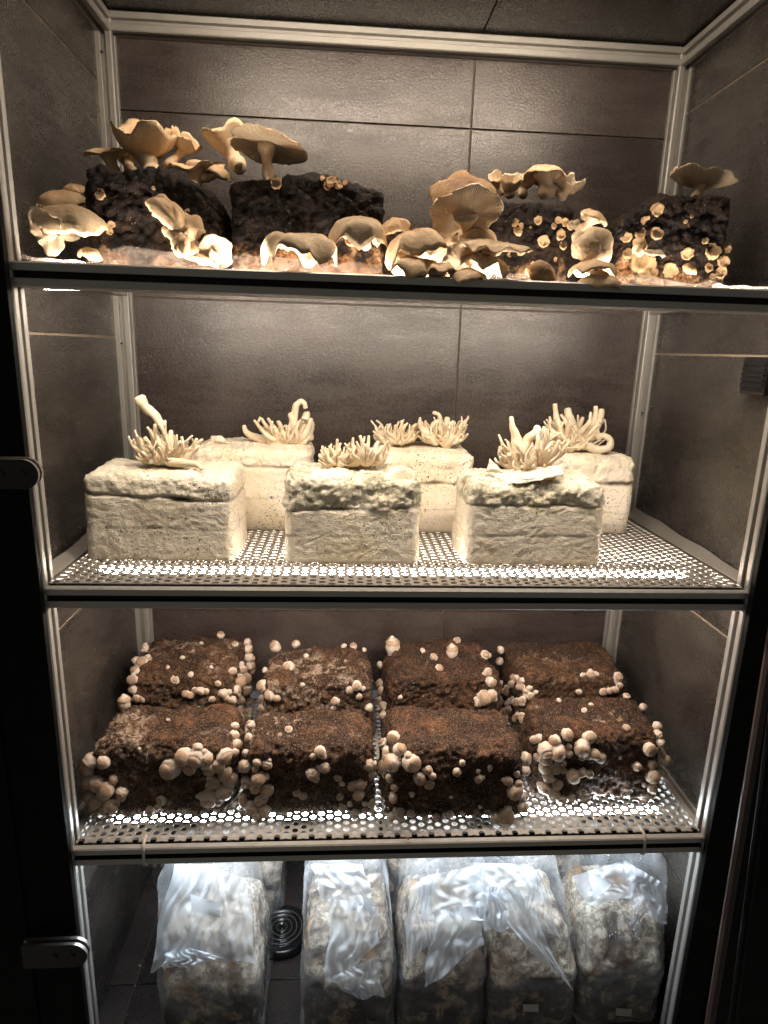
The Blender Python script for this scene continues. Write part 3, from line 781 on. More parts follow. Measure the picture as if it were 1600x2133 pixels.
buttons(*a3, [(190,1584,15),(216,1587,13),(192,1611,14),(174,1603,13),(183,1629,14),(203,1629,15),(221,1645,18),(176,1648,13),(185,1660,13),(200,1668,14),(216,1658,12),(232,1674,17),(216,1685,9),(192,1684,12),(200,1698,9),(237,1622,10),(255,1650,12),(253,1660,9),(337,1666,11),(313,1689,11),(329,1681,7),
 (359,1597,22),(384,1576,18),(413,1574,19),(431,1577,14),(397,1597,14),(439,1597,18),(455,1592,15),(468,1574,17),(469,1611,15),(448,1630,11),(439,1620,9),(437,1635,8),(437,1658,18),(467,1647,17),(478,1624,13),(486,1621,11),(489,1513,9),(490,1532,9),(493,1550,11),(489,1566,9),(261,1466,13,'up'),(455,1668,10),(290,1560,4),(350,1500,4)])
buttons(*b3, [(514,1594,13),(536,1588,9),(532,1600,8),(556,1592,11),(540,1620,15),(516,1628,13),(532,1640,11),(556,1644,14),(510,1664,14),(540,1666,11),(524,1684,13),(550,1688,14),(508,1690,10),(536,1700,10),(548,1664,10),(522,1508,9),(518,1524,9),(518,1536,8),(512,1568,8),(602,1520,8),(668,1566,12),(652,1576,7),(676,1596,12),(652,1610,14),(658,1622,8),(768,1592,12),(704,1620,8),(713,1632,6),(734,1636,11),(752,1632,12),(748,1654,11),(618,1650,8),(631,1657,8),(708,1658,8),(714,1680,9),(729,1674,6),(760,1674,6),(774,1674,9),(760,1688,7),(774,1690,8),(739,1695,10),(657,1688,7),(592,1694,8),(774,1612,8)])
buttons(*c3, [(820,1536,13),(832,1562,13),(856,1588,19),(820,1588,18),(802,1598,15),(808,1564,11),(800,1548,11),(808,1576,12),(812,1620,9),(892,1604,10),(874,1620,14),(894,1632,11),(900,1616,8),(952,1606,9),(963,1589,7),(1020,1599,7),(997,1621,9),(996,1606,5),(1058,1626,10),(1072,1648,16),(1080,1632,8),(1090,1660,12),(1088,1680,13),(1056,1700,18),(1032,1706,11),(1052,1712,11),(832,1692,11),(834,1706,11),(819,1660,10),(855,1693,8),(858,1654,6),(887,1708,8),(909,1704,8),(938,1694,8),(818,1698,9),(1094,1580,13),(1094,1604,11),(1076,1612,7),(822,1640,8),(940,1660,4),(1000,1680,4)])
buttons(*d3, [(1181,1530,13),(1156,1542,12),(1137,1561,17),(1161,1564,17),(1137,1580,14),(1125,1539,10),(1113,1540,9),(1184,1555,8),(1183,1569,9),(1212,1555,17),(1226,1536,14),(1237,1570,13),(1250,1577,12),(1212,1578,7),(1134,1599,13),(1156,1599,12),(1172,1589,8),(1172,1603,8),(1141,1616,12),(1159,1633,12),(1152,1653,16),(1132,1639,13),(1121,1577,9),(1169,1668,10),(1187,1662,11),(1219,1666,13),(1214,1649,8),(1192,1614,14),(1212,1608,11),(1228,1611,9),(1292,1577,5),(1326,1596,10),(1352,1560,13),(1371,1571,16),(1381,1580,12),(1358,1592,10),(1358,1616,15),(1378,1608,13),(1358,1641,11),(1342,1635,5),(1344,1660,11),(1356,1658,8),(1372,1511,9),(1371,1530,9),(1374,1546,9),(1342,1470,8),(1306,1449,7),(1164,1459,5),(1231,1468,5),(1217,1480,6),(1305,1517,8)])
buttons(*e3, [(299,1348,9),(295,1382,14),(308,1374,9),(282,1398,10),(276,1415,11),(278,1435,11),(285,1453,9),(296,1455,8),(459,1320,8),(490,1342,7),(519,1336,9),(521,1351,10),(522,1369,10),(521,1385,10),(526,1393,9),(502,1393,11),(484,1398,9),(364,1416,9),(397,1405,6),(454,1424,7),(497,1419,15),(511,1411,12),(511,1435,13),(464,1443,9),(477,1441,6),(471,1453,8),(484,1458,9),(387,1445,8),(396,1448,8),(408,1437,8),(418,1439,9),(429,1440,7),(442,1456,7),(492,1437,11),(420,1340,4),(380,1370,5),(440,1390,4),(350,1390,4)]+rnd_fill(34, 492, 526, 1450, 1560, 7, 10, 11))
buttons(*f3, [(572,1346,10),(570,1340,9),(616,1337,9),(716,1344,6),(736,1345,8),(760,1351,5),(638,1367,6),(603,1390,11),(548,1428,12),(562,1448,11),(576,1454,8),(548,1456,10),(744,1428,10),(729,1437,8),(756,1434,6),(748,1450,7),(699,1460,9),(630,1426,5),(694,1474,6),(768,1472,9),(552,1396,6),(545,1475,9)])
buttons(*g3, [(817,1352,15,'up'),(952,1334,7),(941,1362,12,'up'),(880,1356,6),(904,1369,8),(914,1393,9),(1010,1364,9),(1022,1420,10),(1008,1452,16),(1022,1448,14),(996,1462,10),(834,1452,5),(794,1424,10),(796,1440,10),(794,1460,10),(800,1472,11),(800,1490,10),(790,1384,7),(1016,1400,9)])
buttons(*h3, [(1039,1353,8),(1037,1374,8),(1231,1405,9),(1214,1406,6),(1287,1410,10),(1290,1427,7),(1206,1441,7),(1256,1441,8),(1269,1439,7),(1281,1436,8),(1116,1442,5),(1243,1404,5)]+rnd_fill(44, 1042, 1108, 1395, 1500, 5.5, 9, 12, lambda u, v_: (v_-1395) > (u-1042)*.45))

#=====================================================================  SHELF 2: cream blocks
def cream_block(x0, x1, y0, y1, zt, seed, lab, cracks, m_='cream', wild=1.0, slant=0.0):
    w_, d_ = x1-x0, y1-y0; zb = Z2+.0045; h_ = zt-zb; c = Vector(((x0+x1)/2, (y0+y1)/2, zb)); so = Vector((seed*5.3, seed*2.1, seed*3.7))
    CR = []; CU = []
    def fn(p, n):
        q = p+so; t = p.z/h_
        sd = max(0, 1-abs(n.z)*1.2)
        a = .0028*fr_(q*9, 2)
        crust = 1 if t > cracks[0]+.0 else 0
        zl = q.z*95+5*T(Vector((q.x*7, q.y*7, q.z*9)))
        a += sd*(.0008*T(Vector((q.x*34, q.y*34, q.z*52+4*T(q*22))))+.0010*T(Vector((q.x*70, q.y*70, q.z*135+5*T(q*30))))+.0005*T(q*150))*(0.4 if crust else 1)
        if crust: a += wild*(.0036*fr_(q*40, 3)+.0030*abs(fr_(q*90, 2))+.0014*T(q*190)-.0005)
        ck = 0
        for i, cz in enumerate(cracks):
            zc = cz*h_+slant*p.x*(1 if i == 0 else .5)+.0035*T(Vector((q.x*16+i*9, q.y*16, 2)))+.0012*T(Vector((q.x*90, q.y*90, i)))
            wdt = (.0013+.0030*max(0, T(Vector((q.x*22, q.y*22, 5+i)))))*(1 if i == 0 else .55)
            g = math.exp(-((p.z-zc)/(wdt+.0008))**2)*sd
            a -= g*(.0045 if i == 0 else .0016)*min(1, wdt/.0022); ck = max(ck, min(1, g*1.2)*max(.45 if i == 0 else .22, min(1, (wdt-.0012)/.0012)))
        CR.append(ck); CU.append(float(crust))
        m_2 = p+n*a; m_2.x *= 1-.03*t
        if n.z > .5: m_2.z += wild*.004*fr_(Vector((q.x*16, q.y*16, 1)), 3)
        m_2.z = max(m_2.z, 0)
        return m_2
    V, F, NN = block(w_, d_, h_, .0024, .017, fn)
    V = [v_+c for v_ in V]
    t = thing('substrate_block', lab, 'mushroom block', c, 'cream mushroom blocks on the second shelf')
    o = obj('substrate', V, F, M[m_], t, c)
    for nm, dat in (('crack', CR), ('crust', CU)):
        at_ = o.data.attributes.new(nm, 'FLOAT', 'POINT'); at_.data.foreach_set('value', dat)
    return t, bvh(V, F)
a2 = cream_block(.012, .241, .108, .238, -.281, 1, 'cream block at front left topped by a tuft with one long spoon tipped stem', (.74, .37), 'cream', .8, -.05)
c2 = cream_block(.314, .527, .100, .222, -.277, 3, 'cream block at front centre with a grey mouldy lumpy upper crust', (.63, .33), 'cream_mould', 1.25, .05)
e2 = cream_block(.594, .818, .100, .222, -.283, 5, 'cream block at front right with leafy torn skin and a pale pronged tuft', (.73, .36), 'cream_mould', 1.2, 0)
b2 = cream_block(.132, .350, .285, .425, -.267, 2, 'cream block at back left with a hooked stem tuft at its right end', (.78, .40), 'cream_back', 1.0)
d2 = cream_block(.455, .645, .282, .425, -.268, 4, 'cream block at back centre with two low bristly tufts', (.62, .30), 'cream_back', .9)
f2 = cream_block(.752, .948, .288, .425, -.270, 6, 'cream block at back right with tall prongs and a curled worm like stem', (.66, .28), 'cream_back', 1.0)
rf = random.Random(21)
def finger(root, P, R, n=10, wig=1.0):
    P = [Vector(p) for p in P]; L_ = (P[-1]-P[0]).length
    if len(P) == 3:
        e = .10*L_*wig
        P = [P[0], P[0].lerp(P[1], .7)+Vector((rf.uniform(-e, e), rf.uniform(-e, e), rf.uniform(-e, e)*.5)), P[1].lerp(P[2], .45)+Vector((rf.uniform(-e, e), rf.uniform(-e, e), rf.uniform(-e, e)*.5)), P[2]]
        R = [R[0], R[0]*.4+R[1]*.6, R[1]*.5+R[2]*.55, R[2]]
    pts = bez(P, 4); m_ = len(pts); rad = []
    for i in range(m_):
        t = i/(m_-1)*(len(R)-1); j = min(int(t), len(R)-2); rad.append(R[j]*(1-(t-j))+R[j+1]*(t-j))
    rad[-1] *= 1.10; rad[-2] *= 1.12
    d = (pts[-1]-pts[-2]).normalized()
    pts += [pts[-1]+d*rad[-1]*.30, pts[-1]+d*rad[-1]*.12]; rad += [rad[-1]*.78, rad[-1]*.35]
    V, F = tubevf(pts, rad, n, True, .30, rf.random()*50)
    obj('stem', V, F, M['finger'], root, P[0])
def tuft(parent, base, Y, tips, extra=0, spread=14, special=(), dz=0.0, rr=4.6):
    bp = at(base[0], base[1], Y); k = mpp(bp); root = empty('mushroom_cluster', parent, bp)
    for tp in tips:
        r = (tp[2] if len(tp) > 2 else rr)*rf.uniform(.6, 1.1)
        yy = Y+rf.uniform(-.03, .025)
        tip = at(tp[0]+rf.uniform(-1.5, 1.5), tp[1]+rf.uniform(-2, 2), yy)
        b_ = bp+Vector(((tip.x-bp.x)*rf.uniform(.05, .28), (yy-Y)*.25, -.003))
        b_.z = min(b_.z, tip.z-.004)
        d = tip-b_; mid = b_+d*.5+Vector((d.x*.16, d.y*.2, -abs(d.x)*.22))
        finger(root, [b_, mid, tip], [r*k*2.4, r*k*1.5, r*k*.66])
    for _ in range(int(extra*8)):
        a = rf.uniform(math.pi*.85, 2.15*math.pi); ln = rf.uniform(.4, 1.3)*spread*2.5*k
        tip = bp+Vector((math.cos(a)*ln, math.sin(a)*ln*.6-.003, rf.uniform(.12, .95)*ln)); r = rf.uniform(1.8, 3.9)
        b_ = bp+Vector((math.cos(a)*ln*.15, math.sin(a)*ln*.1, -.002))
        mid = b_.lerp(tip, .5)+Vector((math.cos(a)*ln*.16, math.sin(a)*ln*.12, -.14*ln))
        finger(root, [b_, mid, tip], [r*k*2.2, r*k*1.3, r*k*.6], 8, 1.6)
    for P, R in special:
        finger(root, [at(q[0], q[1], Y+(q[2] if len(q) > 2 else 0)) for q in P], [x*k for x in R], 12)
    V = []; F = []
    nb = 22
    for i, (rr_, zz) in enumerate(((1.7, -.3), (1.5, .1), (1.15, .5), (.7, .8), (.1, .95))):
        for q in range(nb):
            th = 2*math.pi*q/nb; p = Vector((math.cos(th), math.sin(th)*.7, 0))*rr_*spread*k+Vector((0, 0, zz*spread*k*.7))
            V.append(bp+p*(1+.6*T((bp+p)*110)))
    for i in range(4):
        for q in range(nb): F.append((i*nb+q, i*nb+(q+1) % nb, (i+1)*nb+(q+1) % nb, (i+1)*nb+q))
    F.append(tuple(4*nb+q for q in range(nb)))
    obj('cluster_base', V, F, M['finger'], root, bp)
    return root
tuft(a2[0], (345, 955), .165, [(343,876,6.5),(333,885,5),(321,885,5.5),(306,891,5.5),(280,897,4.5),(267,907,4.5),(286,906,5.5),(301,909,5.5),(295,915,5),(280,942,5),(355,897,6),(363,906,4),(370,906,4.5),(378,910,4),(387,918,4.5),(409,916,4.5),(420,916,6.5),(414,930,6),(369,940,4.5),(334,907,6),(348,909,6),(304,946,5),(315,894,5),(325,894,5),(340,920,6),(325,920,6),(360,925,5),(390,935,5),(312,930,6)], 10, 22,
     [([(338,890),(326,868),(307,852),(297,840),(290,828)], [8,8.5,9.5,10.5,11.5,9]), ([(350,962,-.02),(385,968,-.035),(420,977,-.045)], [9,8,3])])
tuft(b2[0], (596, 915), .36, [(509,887,5),(528,876,4.5),(558,872,6),(579,878,5),(642,857,7),(648,870,7),(647,885,8),(522,909,4.5),(586,903,5.5),(541,892,5),(571,889,5.5),(601,889,6),(560,890,6),(550,905,6)], 8, 18,
     [([(618,905),(612,877),(616,848),(625,837),(634,841),(637,850)], [12,9,7,6,5.5,4]), ([(625,915),(632,890),(640,862)], [13,12,7]), ([(640,915),(645,895),(646,878)], [13,11,7]), ([(606,912),(608,885),(606,862)], [11,9,6])])
tuft(c2[0], (708, 962), .165, [(665,947,3.5),(669,937,3.5),(684,930,3.5),(691,924,3.5),(702,915,4.5),(717,930,4),(664,960,3.5),(727,926,4),(676,933,3.5),(697,930,3.5),(710,925,4)], 10, 14, rr=3.6)
tuft(c2[0], (764, 958), .17, [(736,911,4),(751,909,4.5),(759,911,4),(768,907,4.5),(789,920,4),(800,930,3.5),(744,930,4),(777,934,4),(762,926,4.5),(807,941,3.5),(735,925,4),(782,940,4)], 10, 16, rr=3.8)
tuft(d2[0], (826, 916), .36, [(783,902,4.5),(789,892,4.5),(806,883,4.5),(830,879,4),(837,878,4.5),(845,885,4),(860,887,4.5),(815,889,4),(789,909,4.5),(822,885,4),(851,893,4),(798,890,4)], 12, 17, rr=4)
tuft(d2[0], (922, 915), .36, [(875,876,4.5),(890,883,4.5),(961,900,4.5),(965,909,3.5),(894,892,4.5),(879,896,4),(952,890,4),(940,880,6),(925,880,7),(932,872,8),(946,879,7)], 14, 18,
     [([(897,893),(905,882),(916,876),(914,864),(903,859)], [6,5,4.5,4.2,4])])
tuft(e2[0], (1106, 968), .155, [(1056,918,4),(1047,932,4),(1127,896,4),(1132,890,4),(1141,894,4.5),(1150,902,4),(1154,907,4),(1141,920,6),(1159,937,4),(1170,924,6),(1082,924,7),(1043,950,6),(1060,948,6),(1071,941,6),(1105,919,7),(1120,904,5),(1165,919,4),(1131,930,6),(1118,935,6),(1092,940,6),(1148,950,5)], 10, 24,
     [([(1080,955),(1076,915),(1068,890),(1065,869)], [15,11,6.5,4]), ([(1085,940),(1100,910),(1120,890)], [13,9,6.5])])
tuft(f2[0], (1190, 925), .35, [(1144,870,4.5),(1170,862,4.5),(1205,864,4.5),(1214,870,5),(1231,857,5),(1260,873,4.5),(1163,870,4.5),(1206,877,5),(1169,876,4.5),(1225,911,5),(1212,907,5),(1186,909,6),(1152,881,5),(1180,880,6),(1195,885,6)], 10, 22,
     [([(1170,915),(1162,880),(1158,860),(1156,842)], [13,8,5,4]), ([(1190,915),(1186,880),(1183,853)], [15,10,7]), ([(1200,925),(1228,893),(1240,868),(1241,847)], [14,9,6,4.5]), ([(1205,928),(1235,898),(1250,870),(1253,853)], [14,11,6.5,5]), ([(1205,922,-.01),(1225,930,-.02),(1246,937,-.02),(1268,932,-.02),(1271,916,-.015),(1257,908,-.01),(1242,914,-.01)], [10,9,8,7.5,7,6.5,6.5,7.5])])
# torn upstanding flakes of skin on the cream blocks
def flake(parent, pts, Y, th=.0016, mm='cream', amp=.003):
    n = len(pts); 
    V = []; F = []; res_ = 12
    A, Bq, C_, Dq = [at(p[0], p[1], Y+(p[2] if len(p) > 2 else 0)) for p in pts]
    for s_ in (0, 1):
        for i in range(res_+1):
            for j in range(res_+1):
                u, v_ = i/res_, j/res_; e = 1+.06*math.sin(9*u+7*v_)
                p = A.lerp(Bq, u).lerp(Dq.lerp(C_, u), v_)
                p = p+Vector((.002*T(p*60), -.006*math.sin(u*3.1)*math.sin(v_*3.1)-1.6*amp*fr_(p*60, 3), amp*fr_(p*50+Vector((3, 3, 3)), 2)))
                V.append(p+Vector((0, th*s_, -th*.3*s_)))
    q = (res_+1)**2
    for i in range(res_):
        for j in range(res_):
            a = i*(res_+1)+j; F.append((a, a+res_+1, a+res_+2, a+1)); F.append((q+a, q+a+1, q+a+res_+2, q+a+res_+1))
    for i in range(res_):
        for a, b_ in ((i, i+1), (res_*(res_+1)+i+1, res_*(res_+1)+i)): F.append((a, b_, b_+q, a+q))
        for a, b_ in (((i+1)*(res_+1), i*(res_+1)), (i*(res_+1)+res_, (i+1)*(res_+1)+res_)): F.append((a, b_, b_+q, a+q))
    return obj('torn_skin', V, F, M[mm], parent, A)
flake(e2[0], [(1015,982,-.02),(1176,962,-.02),(1172,990,-.066),(1060,1012,-.062)], .165, mm='cream_mould', amp=.006)
flake(e2[0], [(1172,978,0),(1215,985,0),(1258,1015,-.06),(1180,1018,-.06)], .165, mm='cream_mould', amp=.004)
flake(e2[0], [(1012,985,0),(1020,955,0.005),(1034,966,.005),(1050,985,0)], .14, mm='cream', amp=.002)
flake(b2[0], [(432,925,0),(440,906,0),(462,905,0),(478,922,0)], .33, mm='cream_back', amp=.003)

#=====================================================================  SHELF 1: black blocks with large caps
def black_block(x0, x1, y0, y1, zt, seed, lab, m_='blk', shape=None, cell=95, amp=1.0, res=.0024):
    w_, d_ = x1-x0, y1-y0; zb = .0045; h_ = zt-zb; c = Vector(((x0+x1)/2, (y0+y1)/2, zb)); so = Vector((seed*5.3, seed*2.1, seed*3.7))
    def fn(p, n):
        q = p+so; t = p.z/h_
        ds, ps = noise.voronoi(q*cell+Vector((T(q*40), T(q*40+Vector((5, 0, 0))), 0))*1.2)
        a = amp*(.0058*(.5-min(1, ds[0])**1.5)*(1.0 if t > .2 else .6)+.0045*fr_(q*18, 3)+.0028*fr_(q*130, 3))
        m_2 = p+n*a
        if shape: m_2 = shape(m_2, t, w_, h_)
        m_2.z = max(m_2.z, 0); return m_2
    V, F, NN = block(w_, d_, h_, res, .013, fn); V = [v_+c for v_ in V]
    t = thing('substrate_block', lab, 'mushroom block', c, 'dark mushroom blocks on the top shelf')
    obj('substrate', V, F, M[m_], t, c)
    return t, bvh(V, F)
def shA(p, t, w_, h_):
    x = p.x/w_
    if x > .0: p.z *= 1-.24*(x/.5)**2
    p.x *= 1.05-.12*t; return p
def shB(p, t, w_, h_):
    x = p.x/w_; p.z *= 1+.05*math.cos(x*6)*t-.03; return p
def shE(p, t, w_, h_):
    x = p.x/w_
    p.z *= 1-.30*max(0, -x-.12)/.38; return p
A1 = black_block(.062, .238, .080, .230, .127, 1, 'black knobbly block at top left buried in curled tan caps', 'blk', shA, 80)
B1 = black_block(.252, .4535, .078, .232, .127, 2, 'wide black block on the top shelf under one huge flat cap', 'blk_foot', shB, 55, .8)
C1 = black_block(.44, .62, .235, .40, .097, 3, 'low reddish brown block behind the caps in the middle of the top shelf', 'blk_brown', None, 100, .8, .003)
D1 = black_block(.545, .716, .085, .235, .110, 4, 'black block on top shelf with big brown cap, dotted with ring shaped stubs', 'blk', None, 125, .8)
E1 = black_block(.776, .938, .080, .225, .128, 5, 'glossy black block at top right with one scalloped cap and many cut stubs', 'blk_foot', shE, 75, 1.0)
UP = (0, -.05, 1)
R_ = mushroom
# --- block A
R_(A1[0], 300,300,.16, 72,62, (.05,-.28,1), -.50,-.15,.13,4,'cap_tan',(330,372,.10),19,.16, lab='large curled tan cap with rolled up edge', under='cap_tan')
R_(A1[0], 226,314,.20, 45,38, (-.1,-.12,1), .16,.05,.05,4,'cap_tan',(238,362,.20),14,.16)
R_(A1[0], 262,318,.24, 40,34, (.1,-.1,1), .12,.1,.05,3,'cap_tan',(280,368,.22),13,.16)
R_(A1[0], 385,303,.18, 32,24, (.5,-.35,.8), -.55,-.2,.15,4,'cap_tan',(345,345,.15),9,.2)
R_(A1[0], 412,342,.16, 62,46, (-.05,-.28,1), -.14,.10,.09,4,'cap_tan',(393,408,.13),16,.16)
R_(A1[0], 458,352,.15, 32,26, (.35,-.1,.9), .3,.3,.08,3,'cap_tan',(420,372,.15),9,.2)
R_(A1[0], 146,442,.06, 70,56, (.12,-.55,1), .34,.22,.05,3,'cap_grey',(178,472,.11),15,.12, lab='broad drooping tan cap over the left edge')
R_(A1[0], 128,405,.11, 50,40, (-.05,-.3,1), .34,.25,.06,3,'cap_tan',(170,440,.14),10,.15)
R_(A1[0], 158,388,.14, 24,20, (.1,-.3,1), .4,.2,.04,3,'cap_tan')
R_(A1[0], 104,482,.055, 46,44, (.30,.90,.30), .25,.0,.05,9,'cap_tan',(160,490,.10),12,.14,notch=.35,nang=0.2, lab='white gilled fan facing outwards at far left')
R_(A1[0], 355,432,.05, 58,30, (.45,-.55,.7), .35,.2,.07,4,'cap_tan',(400,505,.08),15,.2,spin=-.75)
R_(A1[0], 402,430,.09, 27,24, (.4,-.4,.8), .4,.2,.12,4,'cap_tan')
R_(A1[0], 380,478,.05, 36,30, (.3,-.6,.6), .3,.3,.12,5,'cap_tan',(410,520,.06),14,.2)
R_(A1[0], 385,508,.045, 26,20, (.1,-.5,.8), .4,.3,.08,3,'cap_brown',(400,535,.06),10,.2)
R_(A1[0], 432,432,.12, 38,48, (.85,-.35,.35), .4,.3,.12,5,'cap_brown',(420,520,.12),12,.16)
R_(A1[0], 452,522,.055, 38,32, (.1,.9,.42), .2,.0,.04,11,'cap_tan',(425,545,.07),9,.12, lab='small white gilled fan at the foot')
R_(A1[0], 410,530,.05, 34,13, (.3,-.5,.8), .3,.2,.05,3,'cap_tan',None,9,.3)
# --- block B
R_(B1[0], 556,297,.10, 87,76, (.14,.15,1), .16,.02,.02,4,'cap_tan',(561,378,.085),12,.10, lab='huge flat cap tilted to show its white underside')
R_(B1[0], 470,290,.17, 48,36, (-.25,-.1,1), -.45,-.2,.10,3,'cap_brown',(502,352,.15),17,.22)
R_(B1[0], 622,494,.035, 80,62, (-.02,-.14,1), .20,.30,.19,5,'cap_grey',(652,548,.05),17,.15, lab='wavy grey cap with turned down edge')
R_(B1[0], 752,464,.045, 60,50, (.08,-.30,1), .40,.42,.15,5,'cap_grey',(765,517,.06),12,.15)
R_(B1[0], 862,494,.04, 66,50, (-.2,.12,1), .42,.48,.15,5,'cap_tan',(835,556,.05),22,.15, lab='tan cap arched over a thick stem')
R_(B1[0], 868,546,.02, 56,40, (.05,-.12,1), .32,.28,.12,5,'cap_tan',(850,572,.03),14,.15)
R_(B1[0], 905,520,.06, 40,30, (.3,.5,.8), .25,.25,.07,5,'cap_tan',None,9,.15)
# --- block D
R_(D1[0], 966,388,.10, 74,52, (-.05,-.9,.62), .36,.22,.12,4,'cap_brown',(960,470,.14),16,.15, lab='big dark brown leathery cap')
R_(D1[0], 968,448,.055, 75,58, (0,.90,.42), .25,-.03,.035,11,'cap_tan',(965,520,.10),17,.10,notch=.6,nang=1.57, lab='wide white gilled fan below the brown cap')
R_(D1[0], 940,498,.08, 42,28, (0,-.3,1), .4,.3,.06,3,'cap_brown')
R_(D1[0], 1062,388,.15, 24,22, (0,-.55,.8), -.9,-.3,.08,7,'gill',(1064,410,.15),10,.2)
R_(D1[0], 1034,374,.17, 15,20, (-.4,-.55,.6), -.7,-.2,.08,6,'gill',(1048,405,.17),8,.2)
R_(D1[0], 1090,382,.18, 24,22, (.1,-.4,.9), -.5,-.3,.08,5,'cap_tan',(1090,408,.17),10,.2)
R_(D1[0], 1136,354,.16, 45,36, (.05,.14,1), .36,.20,.06,5,'cap_tan',(1140,412,.16),17,.2, lab='thick tan cap standing on the block')
R_(D1[0], 1184,384,.17, 30,24, (.3,.1,1), -.35,-.1,.16,6,'cap_tan',(1165,410,.17),14,.3)
R_(D1[0], 1026,506,.03, 76,56, (.05,-.24,1), .14,.05,.07,8,'cap_grey',(1000,552,.06),15,.2, lab='flat wide cap with crimped pale edge')
R_(D1[0], 952,540,.03, 38,34, (-.3,.92,.35), .2,.0,.04,10,'cap_tan')
R_(D1[0], 1012,542,.03, 52,38, (.2,.15,1), .30,.30,.15,6,'cap_tan')
R_(D1[0], 908,556,.015, 38,30, (-.1,.2,1), .35,.3,.14,5,'cap_tan',(905,578,.03),11,.2)
R_(D1[0], 822,462,.075, 30,26, (-.2,-.5,.9), .45,.3,.12,4,'cap_tan')
R_(D1[0], 1000,482,.06, 38,26, (.1,-.45,.9), .4,.4,.12,5,'cap_tan',None,9,.2)
R_(D1[0], 925,520,.04, 38,34, (-.15,.85,.45), .2,.0,.05,9,'cap_tan')
R_(A1[0], 395,462,.055, 34,30, (.2,-.8,.6), .35,.35,.16,5,'cap_tan',None,9,.16)
R_(A1[0], 372,505,.035, 22,26, (-.2,-.9,.3), .35,.3,.14,5,'cap_tan',None,9,.16)
R_(A1[0], 188,522,.06, 26,16, (.2,-.4,.9), .4,.3,.12,4,'cap_tan',None,9,.2)
R_(D1[0], 975,568,.012, 44,32, (-.05,-.1,1), .30,.25,.12,5,'cap_tan',(975,580,.03),14,.2)
R_(D1[0], 1130,558,.02, 31,28, (-.05,-.85,.6), .5,.25,.04,3,'cap_brown',(1130,582,.05),12,.2, lab='smooth chestnut brown young cap')
R_(D1[0], 1240,447,.08, 36,27, (.3,-.1,.9), .36,.15,.06,3,'cap_tan',(1205,482,.09),10,.25,spin=.5)
R_(D1[0], 1247,506,.04, 43,46, (.15,-.95,.3), .28,.25,.05,3,'cap_grey',(1230,545,.08),13,.12, lab='upright grey brown cap facing the front')
R_(D1[0], 1238,550,.025, 50,38, (.05,.05,1), .30,.25,.11,5,'cap_tan',(1235,575,.05),13,.16)
R_(D1[0], 1250,578,.012, 46,34, (0,-.1,1), .34,.25,.05,4,'cap_tan',(1250,590,.03),16,.2)
R_(D1[0], 1202,492,.05, 14,17, (-.6,-.7,.3), .5,.2,.1,3,'gill')
R_(D1[0], 1206,512,.045, 20,22, (-.5,-.8,.3), .5,.3,.1,3,'cap_tan')
R_(D1[0], 1198,470,.06, 13,13, (0,-.8,.5), -.4,.1,.15,4,'gill')
# --- block E
R_(E1[0], 1463,374,.14, 76,54, (.05,.02,1), -.13,.0,.02,11,'gill',(1447,416,.13),11,.12, lab='pale scalloped funnel cap')
R_(E1[0], 1338,508,.06, 28,18, (.4,-.7,.5), .4,.2,.1,4,'cap_tan',None,9,.2,spin=.9)
R_(E1[0], 1366,524,.05, 24,12, (.1,-.5,.8), .2,.1,.1,3,'gill')
R_(E1[0], 1440,556,.055, 16,14, (.1,-.7,.6), .5,.2,.06,3,'cap_brown')
buttons(*A1, [(210,407,12),(320,392,4),(232,468,8),(228,482,7)], stub=True)
buttons(*B1, [(577,382,12),(690,380,11),(682,388,8),(705,388,9),(720,382,6),(700,377,8),(735,500,15),(672,372,6)], stub=True)
buttons(*D1, [(1073,465,8),(1079,483,9),(1085,470,6),(1121,459,8),(1105,473,3),(1153,472,6),(1163,459,7),(1176,463,9),(1167,490,11),(1131,503,12),(1188,470,9),(1085,525,10),(1110,550,5),(1156,540,5),(1060,530,6),(1172,512,9)], stub=True)
buttons(*E1, [(1367,437,13),(1343,460,10),(1366,488,14),(1333,487,12),(1305,495,11),(1308,530,11),(1330,545,22),(1350,548,16),(1340,575,14),(1360,570,10),(1431,529,13),(1396,563,15),(1481,526,17),(1505,545,14),(1500,568,12),(1518,520,8),(1468,504,8),(1475,558,9),(1484,576,7),(1440,450,5),(1428,462,4),(1312,578,8)], stub=True)
# bag remnants round the feet of the blocks
def remnant(blk, x0, x1, y0, y1, zmax, seed):
    c = Vector(((x0+x1)/2, (y0+y1)/2, .0045)); w_, d_ = x1-x0, y1-y0; n_ = 150; rows = 9; V = []; F = []
    for i in range(n_):
        a = 2*math.pi*i/n_; e = .22
        px = math.copysign(abs(math.cos(a))**e, math.cos(a))*w_/2; py = math.copysign(abs(math.sin(a))**e, math.sin(a))*d_/2
        lim = zmax*(.70+.6*T(Vector((px*16, py*16, seed)))+.25*T(Vector((px*70, py*70, seed))))
        for j in range(rows):
            z = max(.002, lim)*j/(rows-1); q = Vector((px, py, z))
            o_ = .001+.0035*fr_((q+Vector((seed, 0, 0)))*38, 3)+.006*(j/(rows-1))**2*T(Vector((px*30, py*30, 9)))
            nn = Vector((px/(w_/2), py/(d_/2), 0)); nn = Vector((nn.x**7, nn.y**7, 0)); nn.normalize()
            V.append(c+q+nn*o_)
    for i in range(n_):
        for j in range(rows-1): F.append((i*rows+j, ((i+1) % n_)*rows+j, ((i+1) % n_)*rows+j+1, i*rows+j+1))
    obj('bag_remnant', V, F, M['film_warm'], blk, c)
remnant(A1[0], .058, .242, .074, .235, .034, 1); remnant(B1[0], .248, .456, .070, .236, .024, 2)
remnant(D1[0], .540, .722, .078, .240, .012, 3); remnant(E1[0], .770, .944, .074, .230, .020, 4)
